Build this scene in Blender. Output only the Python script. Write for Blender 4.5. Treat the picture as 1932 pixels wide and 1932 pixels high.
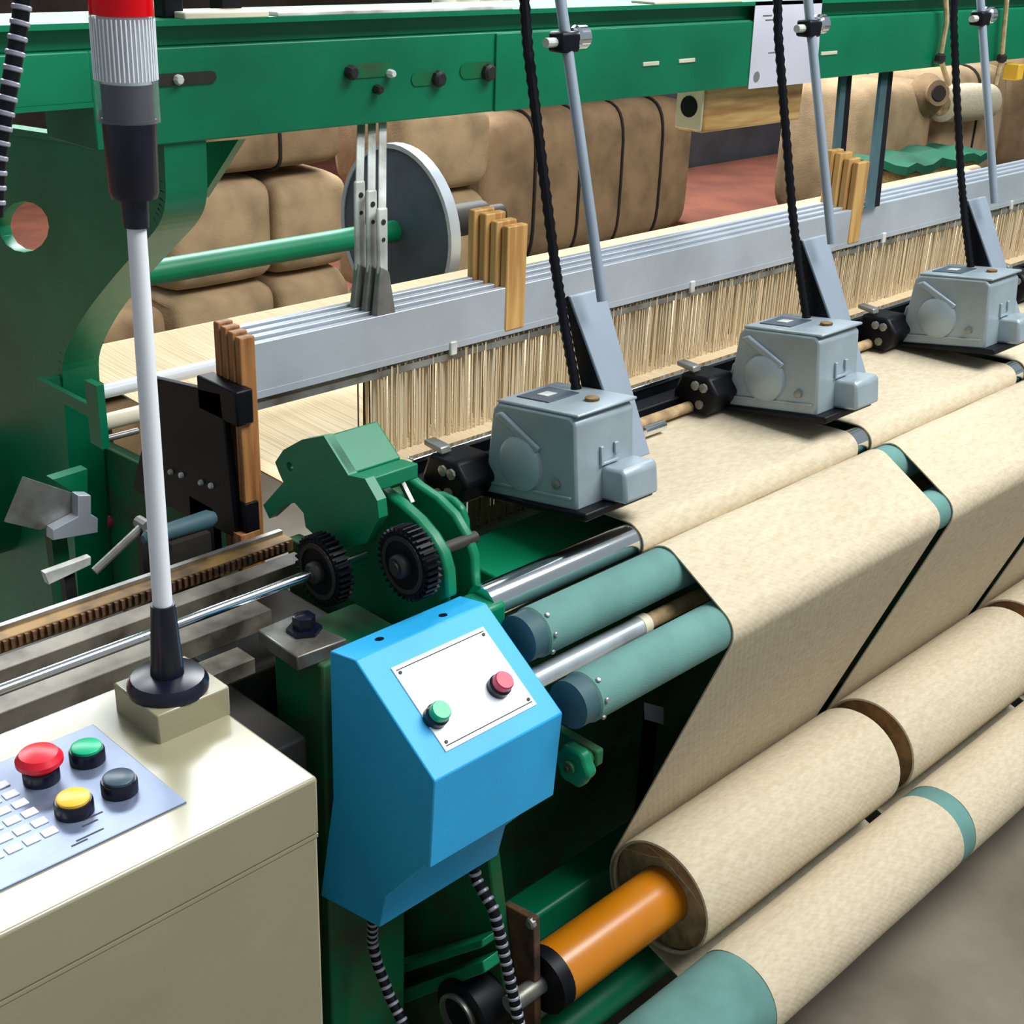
import bpy, math, random
import numpy as np
from mathutils import Matrix, Vector
random.seed(7)
S = bpy.context.scene
COL = S.collection
for o in list(bpy.data.objects): bpy.data.objects.remove(o)

# ------------------------------------------------------------------ camera
# calibrated from the loom's edges: X runs along the loom, Y away from the weaver, Z up (metres)
IMG = 1932.0; CC = 966.0; FPX = 2505.8
MC = np.array([[0.708, 0.270, -0.653], [-0.706, 0.315, -0.635], [0.034, 0.910, 0.413]])
_vx = np.array([3680 - CC, -68 - CC]); _vz = np.array([757 - CC, 6490 - CC])
FPX = math.sqrt(-float(_vx @ _vz))
_dx = np.array([_vx[0], -_vx[1], -FPX]); _dx /= np.linalg.norm(_dx)
_dz = -np.array([_vz[0], -_vz[1], -FPX]); _dz /= np.linalg.norm(_dz)
MC = np.array([_dx, np.cross(_dz, _dx), _dz])
CAM = np.array([0.0, 0.0, 1.65])
cd = bpy.data.cameras.new('camera'); cam = bpy.data.objects.new('camera', cd); COL.objects.link(cam)
cd.sensor_fit = 'HORIZONTAL'; cd.sensor_width = 36.0; cd.lens = 36.0 * FPX / IMG
cd.clip_start = 0.05; cd.clip_end = 60
cam.matrix_world = Matrix.Translation(Vector(CAM)) @ Matrix(MC.tolist()).to_4x4()
S.camera = cam

# ------------------------------------------------------------------ light
S.view_settings.view_transform = 'Standard'; S.view_settings.look = 'None'
S.view_settings.gamma = 1.0; S.view_settings.use_curve_mapping = False
S.view_settings.exposure = 0.0
W = bpy.data.worlds.new('world'); S.world = W; W.use_nodes = True
W.node_tree.nodes['Background'].inputs[0].default_value = (0.80, 0.92, 1.0, 1)
W.node_tree.nodes['Background'].inputs[1].default_value = 0.34
def area(name, loc, target, sx, sy, power, col=(1, 1, 1)):
    l = bpy.data.lights.new(name, 'AREA'); l.shape = 'RECTANGLE'; l.size = sx; l.size_y = sy
    l.energy = power; l.color = col
    o = bpy.data.objects.new(name, l); COL.objects.link(o); o.location = loc
    d = Vector(target) - Vector(loc); o.rotation_euler = d.to_track_quat('-Z', 'Y').to_euler()
    return o
area('roof_light_front_offscreen', (2.6, -0.6, 4.3), (1.7, 1.3, 0.9), 3.0, 1.6, 255, (0.98, 1.0, 0.99))
area('roof_light_back_offscreen', (3.4, 5.6, 4.6), (0.8, 1.0, 0.9), 6.5, 2.2, 880, (0.93, 0.98, 1.0))

# ------------------------------------------------------------------ pixel -> place (distance always from a real plane)
def ray(u, v): return MC @ np.array([(u - CC) / FPX, -(v - CC) / FPX, -1.0])
def PX(u, v, x): d = ray(u, v); return CAM + d * (x - CAM[0]) / d[0]
def PY(u, v, y): d = ray(u, v); return CAM + d * (y - CAM[1]) / d[1]
def PZ(u, v, z): d = ray(u, v); return CAM + d * (z - CAM[2]) / d[2]
def yz(pts, x): return [tuple(PX(u, v, x)[1:]) for u, v in pts]
def xz(pts, y): return [(float(p[0]), float(p[2])) for p in (PY(u, v, y) for u, v in pts)]
def pol(theta, D): t = math.radians(theta); return (D * math.cos(t), CAM[2] - D * math.sin(t))   # Y,Z of a line along the loom

# ------------------------------------------------------------------ materials
def lin(c): return tuple(((x / 255) / 12.92 if x / 255 <= 0.04045 else ((x / 255 + 0.055) / 1.055) ** 2.4) for x in c) + (1,)
def mat(name, c, rough=0.5, metal=0.0, var=0.12, scale=6, bump=0.0, bscale=200, c2=None, coat=0.0, spec=0.5, kind='noise', detail=4):
    m = bpy.data.materials.new(name); m.use_nodes = True; nt = m.node_tree; N = nt.nodes; Lk = nt.links
    b = N['Principled BSDF']; b.inputs['Roughness'].default_value = rough; b.inputs['Metallic'].default_value = metal
    b.inputs['Specular IOR Level'].default_value = spec; b.inputs['Coat Weight'].default_value = coat; b.inputs['Coat Roughness'].default_value = 0.22
    tc = N.new('ShaderNodeTexCoord'); n = N.new('ShaderNodeTexNoise'); n.inputs['Scale'].default_value = scale; n.inputs['Detail'].default_value = detail
    Lk.new(tc.outputs['Object'], n.inputs['Vector'])
    r = N.new('ShaderNodeValToRGB'); a = lin(c)
    d = lin(c2) if c2 else tuple(x * (1 - var * 2) for x in a[:3]) + (1,)
    h = tuple(min(1, x * (1 + var)) for x in a[:3]) + (1,)
    r.color_ramp.elements[0].position = 0.32; r.color_ramp.elements[0].color = d
    r.color_ramp.elements[1].position = 0.62; r.color_ramp.elements[1].color = h
    Lk.new(n.outputs['Fac'], r.inputs['Fac']); Lk.new(r.outputs['Color'], b.inputs['Base Color'])
    if bump:
        n2 = N.new('ShaderNodeTexNoise'); n2.inputs['Scale'].default_value = bscale; n2.inputs['Detail'].default_value = 3
        Lk.new(tc.outputs['Object'], n2.inputs['Vector'])
        bp = N.new('ShaderNodeBump'); bp.inputs['Strength'].default_value = bump; bp.inputs['Distance'].default_value = 0.002
        Lk.new(n2.outputs['Fac'], bp.inputs['Height']); Lk.new(bp.outputs['Normal'], b.inputs['Normal'])
    return m
def grain(name, c, c2, scale=(1, 1, 1), rough=0.55, bump=0.2):
    """streaky material (wood, yarn): noise stretched along one axis"""
    m = bpy.data.materials.new(name); m.use_nodes = True; nt = m.node_tree; N = nt.nodes; Lk = nt.links
    b = N['Principled BSDF']; b.inputs['Roughness'].default_value = rough
    tc = N.new('ShaderNodeTexCoord'); mp = N.new('ShaderNodeMapping'); mp.inputs['Scale'].default_value = scale
    n = N.new('ShaderNodeTexNoise'); n.inputs['Scale'].default_value = 1; n.inputs['Detail'].default_value = 5
    Lk.new(tc.outputs['Object'], mp.inputs['Vector']); Lk.new(mp.outputs['Vector'], n.inputs['Vector'])
    r = N.new('ShaderNodeValToRGB'); r.color_ramp.elements[0].position = 0.35; r.color_ramp.elements[0].color = lin(c2)
    r.color_ramp.elements[1].position = 0.62; r.color_ramp.elements[1].color = lin(c)
    Lk.new(n.outputs['Fac'], r.inputs['Fac']); Lk.new(r.outputs['Color'], b.inputs['Base Color'])
    bp = N.new('ShaderNodeBump'); bp.inputs['Strength'].default_value = bump; bp.inputs['Distance'].default_value = 0.001
    Lk.new(n.outputs['Fac'], bp.inputs['Height']); Lk.new(bp.outputs['Normal'], b.inputs['Normal'])
    return m
def weave(name, c, c2, pitch=0.0035, rough=0.9):
    """plain jute weave: two crossed thread waves plus slub noise"""
    m = bpy.data.materials.new(name); m.use_nodes = True; nt = m.node_tree; N = nt.nodes; Lk = nt.links
    b = N['Principled BSDF']; b.inputs['Roughness'].default_value = rough; b.inputs['Specular IOR Level'].default_value = 0.2
    tc = N.new('ShaderNodeTexCoord')
    w1 = N.new('ShaderNodeTexWave'); w1.bands_direction = 'X'; w1.inputs['Scale'].default_value = 0.314 / pitch * 1.0
    w2 = N.new('ShaderNodeTexWave'); w2.bands_direction = 'DIAGONAL'; w2.inputs['Scale'].default_value = 0.18 / pitch
    for w in (w1, w2):
        w.inputs['Distortion'].default_value = 1.5; w.inputs['Detail'].default_value = 2; Lk.new(tc.outputs['Object'], w.inputs['Vector'])
    mp = N.new('ShaderNodeMapping'); mp.inputs['Scale'].default_value = (60, 140, 140); Lk.new(tc.outputs['Object'], mp.inputs['Vector'])
    n = N.new('ShaderNodeTexNoise'); n.inputs['Scale'].default_value = 1; n.inputs['Detail'].default_value = 5; Lk.new(mp.outputs['Vector'], n.inputs['Vector'])
    ad = N.new('ShaderNodeMath'); ad.operation = 'ADD'; Lk.new(w1.outputs['Fac'], ad.inputs[0]); Lk.new(w2.outputs['Fac'], ad.inputs[1])
    mx = N.new('ShaderNodeMath'); mx.operation = 'MULTIPLY_ADD'; mx.inputs[1].default_value = 0.05; Lk.new(ad.outputs[0], mx.inputs[0]); Lk.new(n.outputs['Fac'], mx.inputs[2])
    r = N.new('ShaderNodeValToRGB'); r.color_ramp.elements[0].position = 0.36; r.color_ramp.elements[0].color = lin(c2)
    r.color_ramp.elements[1].position = 0.70; r.color_ramp.elements[1].color = lin(c)
    Lk.new(mx.outputs[0], r.inputs['Fac']); Lk.new(r.outputs['Color'], b.inputs['Base Color'])
    bp = N.new('ShaderNodeBump'); bp.inputs['Strength'].default_value = 0.12; bp.inputs['Distance'].default_value = 0.001
    Lk.new(ad.outputs[0], bp.inputs['Height']); Lk.new(bp.outputs['Normal'], b.inputs['Normal'])
    return m
M = dict(
    green=mat('green_paint', (0, 118, 80), 0.40, var=0.10, scale=5, bump=0.05, bscale=60, spec=0.4),
    greend=mat('dirty_green_paint', (6, 100, 62), 0.6, var=0.2, scale=11, c2=(66, 74, 50), spec=0.25, bump=0.1, bscale=40),
    teal=mat('emery_teal', (98, 142, 136), 0.9, var=0.08, scale=14, bump=0.5, bscale=900),
    jute=weave('jute_cloth', (206, 193, 168), (192, 177, 150)),
    jute_end=mat('jute_roll_end', (172, 146, 108), 0.95, var=0.2, scale=40, bump=0.6, bscale=250),
    burlap=mat('burlap', (142, 114, 84), 0.95, var=0.16, scale=8, bump=0.6, bscale=160),
    burlapl=mat('pale_burlap', (172, 144, 110), 0.95, var=0.14, scale=8, bump=0.6, bscale=160),
    strap=mat('dark_strap', (38, 28, 22), 0.8),
    alu=mat('aluminium', (186, 194, 204), 0.38, 0.35, var=0.05, scale=9, bump=0.03),
    cast=mat('grey_cast_paint', (156, 170, 178), 0.40, 0.25, var=0.08, scale=10, bump=0.15, bscale=120),
    barg=mat('grey_bar_paint', (138, 150, 164), 0.5, 0.1, var=0.05, scale=6),
    black=mat('black_paint', (12, 13, 20), 0.45, var=0.2, scale=20, bump=0.05, spec=0.2),
    navy=mat('black_plastic', (16, 18, 36), 0.28, var=0.1, scale=8),
    dark=mat('oily_dark_iron', (24, 26, 28), 0.6, var=0.3, scale=14, c2=(46, 38, 28), bump=0.2, bscale=80),
    steel=mat('worn_steel', (150, 152, 150), 0.4, 0.6, var=0.2, scale=12, c2=(96, 88, 74), bump=0.1),
    bed=mat('dusty_bed_steel', (112, 106, 94), 0.55, 0.3, var=0.25, scale=16, c2=(58, 50, 40), bump=0.3, bscale=60),
    bright=mat('bright_steel', (214, 222, 230), 0.28, 0.55, var=0.12, scale=14),
    chrome=mat('chrome', (232, 236, 240), 0.12, 1.0, var=0.03, scale=5),
    blue=mat('blue_powder_coat', (38, 170, 230), 0.5, var=0.05, scale=5, bump=0.12, bscale=500),
    beige=mat('beige_powder_coat', (152, 146, 118), 0.26, var=0.04, scale=5, bump=0.03, bscale=400, coat=0.6),
    white=mat('white_plastic', (232, 236, 242), 0.35, var=0.03),
    whitem=mat('white_metal', (222, 226, 222), 0.45, 0.1, var=0.08, scale=14, c2=(150, 148, 138)),
    cream=mat('cream_paint', (222, 214, 190), 0.55, var=0.08, scale=10),
    plate=mat('brushed_panel', (120, 132, 158), 0.34, 0.35, var=0.08, scale=18),
    wood=grain('ash_wood', (206, 164, 100), (168, 122, 66), (60, 60, 5)),
    woodd=grain('orange_wood', (172, 118, 66), (122, 78, 42), (70, 70, 6)),
    woodx=grain('long_wood', (200, 164, 104), (158, 118, 66), (5, 60, 60)),
    orange=mat('orange_enamel', (190, 114, 10), 0.3, var=0.06, scale=6, coat=0.3),
    red=mat('red_plastic', (214, 20, 44), 0.35, var=0.05),
    redd=mat('dull_red_plastic', (190, 50, 84), 0.4, var=0.05),
    gbut=mat('green_plastic', (10, 172, 120), 0.35, var=0.05),
    ybut=mat('yellow_plastic', (240, 188, 58), 0.35, var=0.05),
    kbut=mat('grey_plastic', (62, 78, 92), 0.35, var=0.05),
    paper=mat('paper', (208, 208, 222), 0.8, var=0.03),
    ink=mat('ink', (60, 60, 66), 0.8),
    rust=mat('rusty_iron', (96, 66, 44), 0.8, var=0.3, scale=20, c2=(40, 28, 22), bump=0.3),
    rack=mat('rusty_brass_rack', (128, 98, 52), 0.6, 0.3, var=0.25, scale=24, c2=(70, 50, 28)),
    floor=mat('concrete_floor', (124, 114, 100), 0.8, var=0.14, scale=3, c2=(92, 84, 72), bump=0.3, bscale=60),
    redfloor=mat('red_oxide_floor', (122, 66, 47), 0.85, var=0.15, scale=4, bump=0.2),
    wall=mat('dark_plaster', (74, 62, 54), 0.9, var=0.2, scale=3),
    rope=mat('hemp_rope', (196, 172, 130), 0.95, var=0.15, scale=60, bump=0.5),
    lilac=mat('blue_grey_iron', (72, 84, 98), 0.5, 0.2, var=0.12, scale=8),
    yarn=grain('warp_yarn', (214, 194, 160), (184, 160, 124), (420, 3, 3), 0.95, 0.3),
    tealbar=mat('dusty_teal_bar', (52, 84, 92), 0.6, var=0.15),
    shade_grey=mat('grey_shade_block', (76, 78, 84), 0.7, var=0.12, scale=6),
    gcloth=mat('green_tarp', (6, 88, 62), 0.7, var=0.15, scale=8),
)
def lens_mat(name, c, rough=0.15, trans=0.85):
    m = bpy.data.materials.new(name); m.use_nodes = True; b = m.node_tree.nodes['Principled BSDF']
    b.inputs['Base Color'].default_value = lin(c); b.inputs['Roughness'].default_value = rough
    b.inputs['Transmission Weight'].default_value = trans; b.inputs['IOR'].default_value = 1.3
    return m
M['clear'] = lens_mat('clear_lens', (244, 247, 250), 0.08, 0.95); M['clear'].node_tree.nodes['Principled BSDF'].inputs['IOR'].default_value = 1.08
M['redlens'] = lens_mat('red_lens', (230, 12, 26), 0.15, 0.3)

# ------------------------------------------------------------------ mesh helpers
class G:
    def __init__(s): s.v = []; s.f = []
    def add(s, v, f):
        b = len(s.v); s.v += [tuple(map(float, p)) for p in v]; s.f += [[i + b for i in q] for q in f]; return s
    def box(s, x0, x1, y0, y1, z0, z1):
        return s.add([(x, y, z) for x in (x0, x1) for y in (y0, y1) for z in (z0, z1)],
                     [(0, 1, 3, 2), (4, 6, 7, 5), (0, 4, 5, 1), (2, 3, 7, 6), (0, 2, 6, 4), (1, 5, 7, 3)])
    def prism(s, pts, ax, a, b):
        n = len(pts)
        def mk(p, t): return (t, p[0], p[1]) if ax == 'x' else ((p[0], t, p[1]) if ax == 'y' else (p[0], p[1], t))
        v = [mk(p, a) for p in pts] + [mk(p, b) for p in pts]
        return s.add(v, [list(range(n))[::-1], list(range(n, 2 * n))] + [(i, (i + 1) % n, n + (i + 1) % n, n + i) for i in range(n)])
    def hexa(s, a, b):   # loft quad a to quad b
        return s.add(list(a) + list(b), [(3, 2, 1, 0), (4, 5, 6, 7)] + [(i, (i + 1) % 4, 4 + (i + 1) % 4, 4 + i) for i in range(4)])
    def lathe(s, p, ax, prof, n=24, cap=True):
        p = np.array(p, float); ax = np.array(ax, float); ax /= np.linalg.norm(ax)
        t = np.array([0, 0, 1.0]) if abs(ax[2]) < 0.9 else np.array([1.0, 0, 0])
        e1 = np.cross(ax, t); e1 /= np.linalg.norm(e1); e2 = np.cross(ax, e1)
        v = []; f = []
        for (h, r) in prof:
            for i in range(n):
                a = 2 * math.pi * i / n; v.append(p + ax * h + r * (math.cos(a) * e1 + math.sin(a) * e2))
        for k in range(len(prof) - 1):
            for i in range(n): f.append((k * n + i, k * n + (i + 1) % n, (k + 1) * n + (i + 1) % n, (k + 1) * n + i))
        if cap: f += [list(range(n))[::-1], [(len(prof) - 1) * n + i for i in range(n)]]
        return s.add(v, f)
    def cyl(s, a, b, r, r2=None, n=20):
        a = np.array(a, float); b = np.array(b, float); d = b - a
        return s.lathe(a, d, [(0, r), (np.linalg.norm(d), r if r2 is None else r2)], n)
    def ring(s, a, b, ro, ri, n=32):
        a = np.array(a, float); b = np.array(b, float); L = np.linalg.norm(b - a)
        return s.lathe(a, b - a, [(0, ri), (0, ro), (L, ro), (L, ri), (0, ri)], n, cap=False)
    def tube(s, path, r, n=8, rr=None):
        path = [np.array(p, float) for p in path]; m = len(path); v = []; f = []
        e1 = None
        for k in range(m):
            d = path[min(k + 1, m - 1)] - path[max(k - 1, 0)]; d /= np.linalg.norm(d)
            if e1 is None:
                t = np.array([1.0, 0, 0]) if abs(d[0]) < 0.9 else np.array([0, 0, 1.0]); e1 = np.cross(d, t)
            e1 = e1 - d * (e1 @ d); e1 /= np.linalg.norm(e1); e2 = np.cross(d, e1); q = r if rr is None else rr[k]
            for i in range(n):
                a = 2 * math.pi * i / n; v.append(path[k] + q * (math.cos(a) * e1 + math.sin(a) * e2))
        for k in range(m - 1):
            for i in range(n): f.append((k * n + i, k * n + (i + 1) % n, (k + 1) * n + (i + 1) % n, (k + 1) * n + i))
        f += [list(range(n))[::-1], [(m - 1) * n + i for i in range(n)]]
        return s.add(v, f)
    def sheet(s, path, x0, x1, t=0.002, nx=1, jit=None):   # cloth strip: YZ path swept along X, real thickness
        P = [np.array(p, float) for p in path]; m = len(P); nor = []
        for k in range(m):
            d = P[min(k + 1, m - 1)] - P[max(k - 1, 0)]; d /= np.linalg.norm(d); nor.append(np.array([-d[1], d[0]]))
        v = []; f = []; w = nx + 1
        for side in (0, 1):
            for k in range(m):
                q = P[k] + nor[k] * t * side
                for j in range(w):
                    x = x0 + (x1 - x0) * j / nx; dz = jit(x, k) if jit else 0
                    v.append((x, q[0], q[1] + dz))
        o = m * w
        for k in range(m - 1):
            for j in range(nx):
                a = k * w + j; f.append((a, a + 1, a + w + 1, a + w)); f.append((o + a, o + a + w, o + a + w + 1, o + a + 1))
            f.append((k * w, (k + 1) * w, o + (k + 1) * w, o + k * w)); a = k * w + nx; f.append((a, o + a, o + a + w, a + w))
        for j in range(nx):
            f.append((j, o + j, o + j + 1, j + 1)); a = (m - 1) * w + j; f.append((a, a + 1, o + a + 1, o + a))
        return s.add(v, f)
    def bounds(s):
        a = np.array(s.v); return a.min(0), a.max(0)

def mkobj(name, g, m, org, bevel=0.0, smooth=35, seg=2):
    me = bpy.data.meshes.new(name); o3 = np.array(org, float)
    me.from_pydata([tuple(np.array(p) - o3) for p in g.v], [], g.f)
    import bmesh
    bm = bmesh.new(); bm.from_mesh(me); bmesh.ops.recalc_face_normals(bm, faces=bm.faces); bm.to_mesh(me); bm.free()
    me.materials.append(M[m] if isinstance(m, str) else m)
    for p in me.polygons: p.use_smooth = True
    me.set_sharp_from_angle(angle=math.radians(smooth))
    ob = bpy.data.objects.new(name, me); COL.objects.link(ob)
    if bevel:
        b = ob.modifiers.new('bevel', 'BEVEL'); b.width = bevel; b.segments = seg; b.limit_method = 'ANGLE'; b.angle_limit = math.radians(40)
    return ob
ORG = {}
def thing(name, label, cat, loc, group=None):
    o = bpy.data.objects.new(name, None); COL.objects.link(o); o.location = [float(x) for x in loc]; o.empty_display_size = 0.05
    o['label'] = label; o['category'] = cat
    if group: o['group'] = group
    ORG[o.name] = np.array(loc, float); return o
def part(name, g, m, parent, label=None, bevel=0.0, stuff=False, smooth=35, seg=2):
    org = ORG[parent.name]; o = mkobj(name, g, m, org, bevel, smooth, seg); o.parent = parent; ORG[o.name] = org
    if label: o['label'] = label
    if stuff: o['kind'] = 'stuff'
    return o
def single(name, g, m, label, cat, group=None, bevel=0.0, kind=None, smooth=35, seg=2):
    a, b = g.bounds(); org = np.array([(a[0] + b[0]) / 2, (a[1] + b[1]) / 2, a[2]])
    o = mkobj(name, g, m, org, bevel, smooth, seg); o.location = org; o['label'] = label; o['category'] = cat
    if group: o['group'] = group
    if kind: o['kind'] = kind
    ORG[o.name] = org; return o
def struct(name, g, m, label=None):
    a, b = g.bounds(); o = mkobj(name, g, m, (0, 0, 0)); o['kind'] = 'structure'; ORG[o.name] = np.zeros(3)
    if label: o['label'] = label
    return o
def copy_tree(o, parent=None):
    c = o.copy(); COL.objects.link(c); c.parent = parent
    for ch in list(o.children): copy_tree(ch, c)
    return c
def arc(cy, cz, r, a0, a1, n=10):
    return [(cy + r * math.cos(math.radians(a0 + (a1 - a0) * i / n)), cz + r * math.sin(math.radians(a0 + (a1 - a0) * i / n))) for i in range(n + 1)]
def screw(parent, p, d, r, m='steel', name='screw', h=0.004):
    p = np.array(p, float); d = np.array(d, float); d = d / np.linalg.norm(d)
    return part(name, G().lathe(p - d * h * 0.5, d, [(0, r), (h, r), (h * 1.35, r * 0.7)], 8), m, parent)

# ================================================================== setting
struct('floor', G().box(-4, 14, -4, 4.2, -0.1, 0), 'floor', 'dusty grey brown concrete floor')
struct('floor_back', G().box(-4, 14, 4.2, 9.0, -0.1, 0.0), 'redfloor', 'red brown floor behind the loom')
struct('wall_back', G().box(-4, 14, 9.0, 9.2, 0, 4.5), 'wall', 'dark plastered back wall')

struct('wall_right', G().box(14, 14.2, -4, 9.2, 0, 4.5), 'wall', 'dark plastered end wall')

# ================================================================== loom frame (fixed iron work)
BY = 1.56           # front face of the top beam
loom = thing('weaving_loom', 'green painted iron weaving loom with long top beam and side wall', 'loom', (1.0, 1.6, 0))
# side wall with gooseneck, profile read in the plane of the wall
XR = 1.0; XL = 0.94
curve = yz([(212, 1130), (205, 1000), (196, 850), (188, 720), (190, 660), (225, 590), (280, 520), (335, 460), (375, 415), (390, 372), (390, 300), (388, 255)], XR)
curve = [(y, z) for y, z in curve]
def smooth_curve(P, k=4):
    P = [np.array(p) for p in P]; out = []
    for i in range(len(P) - 1):
        p0, p1, p2, p3 = P[max(i - 1, 0)], P[i], P[i + 1], P[min(i + 2, len(P) - 1)]
        for j in range(k):
            t_ = j / k; out.append(tuple(0.5 * (2 * p1 + (p2 - p0) * t_ + (2 * p0 - 5 * p1 + 4 * p2 - p3) * t_ ** 2 + (3 * p1 - p0 - 3 * p2 + p3) * t_ ** 3)))
    return out + [tuple(P[-1])]
curve = smooth_curve(curve)
backtop = yz([(300, 232), (200, 222), (172, 268), (0, 243)], XL)
wall_poly = [(c[0] + 0.012, c[1]) for c in curve] + backtop + [(2.75, backtop[3][1] - 0.05), (2.75, 0.0), (2.0, 0.0), (1.98, 0.35)]
import bmesh
def plate_with_holes(outer, holes, x0, x1):
    bm = bmesh.new(); edges = []
    for loop in [outer] + holes:
        vs = [bm.verts.new((x0, p[0], p[1])) for p in loop]
        edges += [bm.edges.new((vs[i], vs[(i + 1) % len(vs)])) for i in range(len(vs))]
    r = bmesh.ops.triangle_fill(bm, use_beauty=True, edges=edges)
    fs = [f for f in r['geom'] if isinstance(f, bmesh.types.BMFace)]
    ex = bmesh.ops.extrude_face_region(bm, geom=fs)
    bmesh.ops.translate(bm, vec=(x1 - x0, 0, 0), verts=[v for v in ex['geom'] if isinstance(v, bmesh.types.BMVert)])
    g = G(); bm.verts.ensure_lookup_table(); bm.verts.index_update()
    g.add([v.co[:] for v in bm.verts], [[v.index for v in f.verts] for f in bm.faces]); bm.free(); return g
hole = yz([(45 + 47 * math.cos(t), 428 + 48 * math.sin(t)) for t in [i * math.pi / 8 for i in range(16)]], XL)
part('side_wall', plate_with_holes(wall_poly, [hole], XL, XL + 0.02), 'green', loom, bevel=0.002)
g = G()
for (a, b) in zip(curve[:-1], curve[1:]):
    a = np.array(a); b = np.array(b); d = (b - a) / np.linalg.norm(b - a); n = np.array([d[1], -d[0]])
    if n[0] > 0: n = -n
    q = [a, b, b - n * 0.014, a - n * 0.014]
    g.hexa([(XL - 0.004, p[0], p[1]) for p in q], [(XR, p[0], p[1]) for p in q])
part('front_flange', g, 'green', loom, smooth=60)
part('column_foot', G().box(XL - 0.004, XR, curve[0][0], curve[0][0] + 0.03, 0, curve[0][1] + 0.01), 'greend', loom)
# rear gusset behind the beam
gp = yz([(462, 262), (392, 268), (392, 372)], 1.06)
part('gusset', G().prism(gp, 'x', 1.05, 1.062), 'green', loom)
# top beam
xcut = float(PY(176, 200, BY)[0]); zcut = float(PY(100, 200, BY)[2])
bm_ = part('top_beam', G().box(xcut, 5.2, BY, BY + 0.13, 1.357, 1.476).box(0.45, xcut + 0.001, BY, BY + 0.13, zcut, 1.476).box(0.45, 5.2, BY + 0.014, BY + 0.12, 1.476, 1.504), 'green', loom, bevel=0.002)
part('top_lip', G().box(0.45, 5.2, BY - 0.006, BY + 0.15, 1.502, 1.509), 'green', loom)
sx = float(PY(932, 150, BY)[0])
part('beam_cover', G().box(sx, 5.2, BY - 0.004, BY + 0.002, 1.357, 1.474), 'green', loom, bevel=0.001)
part('beam_edge', G().box(0.55, xcut, BY - 0.002, BY + 0.012, zcut - 0.005, zcut + 0.001), 'green', loom)
we = yz([(166, 262), (0, 237), (0, 250), (166, 274)], XL)
part('wall_edge', G().prism(we, 'x', XL - 0.004, XL + 0.024), 'green', loom)
# slot, bolts, grime patches on the beam front
def obround(x0, x1, z, r, y0, y1, n=8):
    pts = [(x1 + r * math.cos(a), z + r * math.sin(a)) for a in [(-0.5 + i / n) * math.pi for i in range(n + 1)]]
    pts += [(x0 + r * math.cos(a), z + r * math.sin(a)) for a in [(0.5 + i / n) * math.pi for i in range(n + 1)]]
    return G().prism(pts, 'y', y0, y1)
p0 = PY(302, 149, BY); p1 = PY(398, 147, BY)
part('slot', obround(p0[0], p1[0], (p0[2] + p1[2]) / 2, 0.0075, BY - 0.002, BY + 0.004), 'dark', loom)
p = PY(334, 150, BY); screw(loom, (p[0], BY - 0.002, p[2]), (0, -1, 0), 0.007, 'whitem', 'bolt', 0.008)
def grime(u0, u1, v, r, y=BY):
    a = PY(u0, v, y); b = PY(u1, v, y); part('bolt_slot', obround(a[0], b[0], (a[2] + b[2]) / 2, r, y - 0.0015, y + 0.003), 'greend', loom)
grime(668, 730, 132, 0.010); grime(785, 825, 148, 0.010); grime(878, 922, 132, 0.012)
for (u, v, r, m) in [(659, 136, 0.010, 'dark'), (733, 138, 0.006, 'whitem'), (709, 168, 0.007, 'dark'), (824, 148, 0.012, 'dark'), (918, 136, 0.013, 'dark')]:
    p = PY(u, v, BY); screw(loom, (p[0], BY - 0.003, p[2]), (0, -1, 0), r, m, 'bolt', 0.012)
for (u, v) in [(1224, 121), (1292, 115), (1560, 101)]:
    a = PY(u - 15, v, BY); b = PY(u + 15, v, BY)
    part('pale_tab', G().box(a[0], b[0], BY - 0.006, BY, a[2] - 0.0035, a[2] + 0.0035), 'cream', loom, bevel=0.001)
for u in (1480, 1540):
    p = PY(u, 105, BY)
# breast beam, inner side plate, added back panel
part('breast_beam', G().box(1.10, 4.6, 1.075, 1.20, 0.74, 0.853), 'green', loom, bevel=0.004)
part('inner_side_plate', G().prism([(0.93, 0.16), (1.02, 0.62), (1.0, 0.80), (1.10, 0.84), (1.425, 0.82), (1.425, 0.60), (1.53, 0.60), (1.53, 0.82), (2.0, 0.80), (2.0, 0.0), (0.98, 0.0)], 'x', 1.006, 1.028), 'greend', loom, bevel=0.003)
part('added_back_panel', G().box(1.015, 4.6, 1.20, 1.215, 0.08, 0.80), 'greend', loom)  # added sheet, hides the bright floor so the gap behind the rollers stays dark
part('lower_tie_rail', G().box(1.015, 4.6, 1.06, 1.12, 0.20, 0.26), 'green', loom, bevel=0.006)
part('far_side_plate', G().box(4.56, 4.6, 0.95, 1.7, 0.0, 1.36), 'green', loom)
# ribs on the dirty side plate
for pts in ([(700, 1830), (930, 1760), (930, 1775), (700, 1850)], [(640, 1905), (930, 1800), (935, 1822), (650, 1932)]):
    part('rib', G().prism(yz(pts, 0.985), 'x', 0.965, 1.0), 'green', loom, bevel=0.002)
part('panel_label', G().add([tuple(PY(u, v, 1.048)) for u, v in [(1215, 1325), (1252, 1335), (1252, 1367), (1216, 1357)]] + [tuple(PY(u, v, 1.051)) for u, v in [(1215, 1325), (1252, 1335), (1252, 1367), (1216, 1357)]],
     [(0, 1, 2, 3), (7, 6, 5, 4), (0, 4, 5, 1), (1, 5, 6, 2), (2, 6, 7, 3), (3, 7, 4, 0)]), 'paper', loom, label='small white tag')
tg = PY(1234, 1350, 1.05)
part('tag_bracket', G().box(tg[0] - 0.012, tg[0] + 0.012, 1.0505, 1.062, 0.25, tg[2] + 0.01), 'black', loom)

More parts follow.
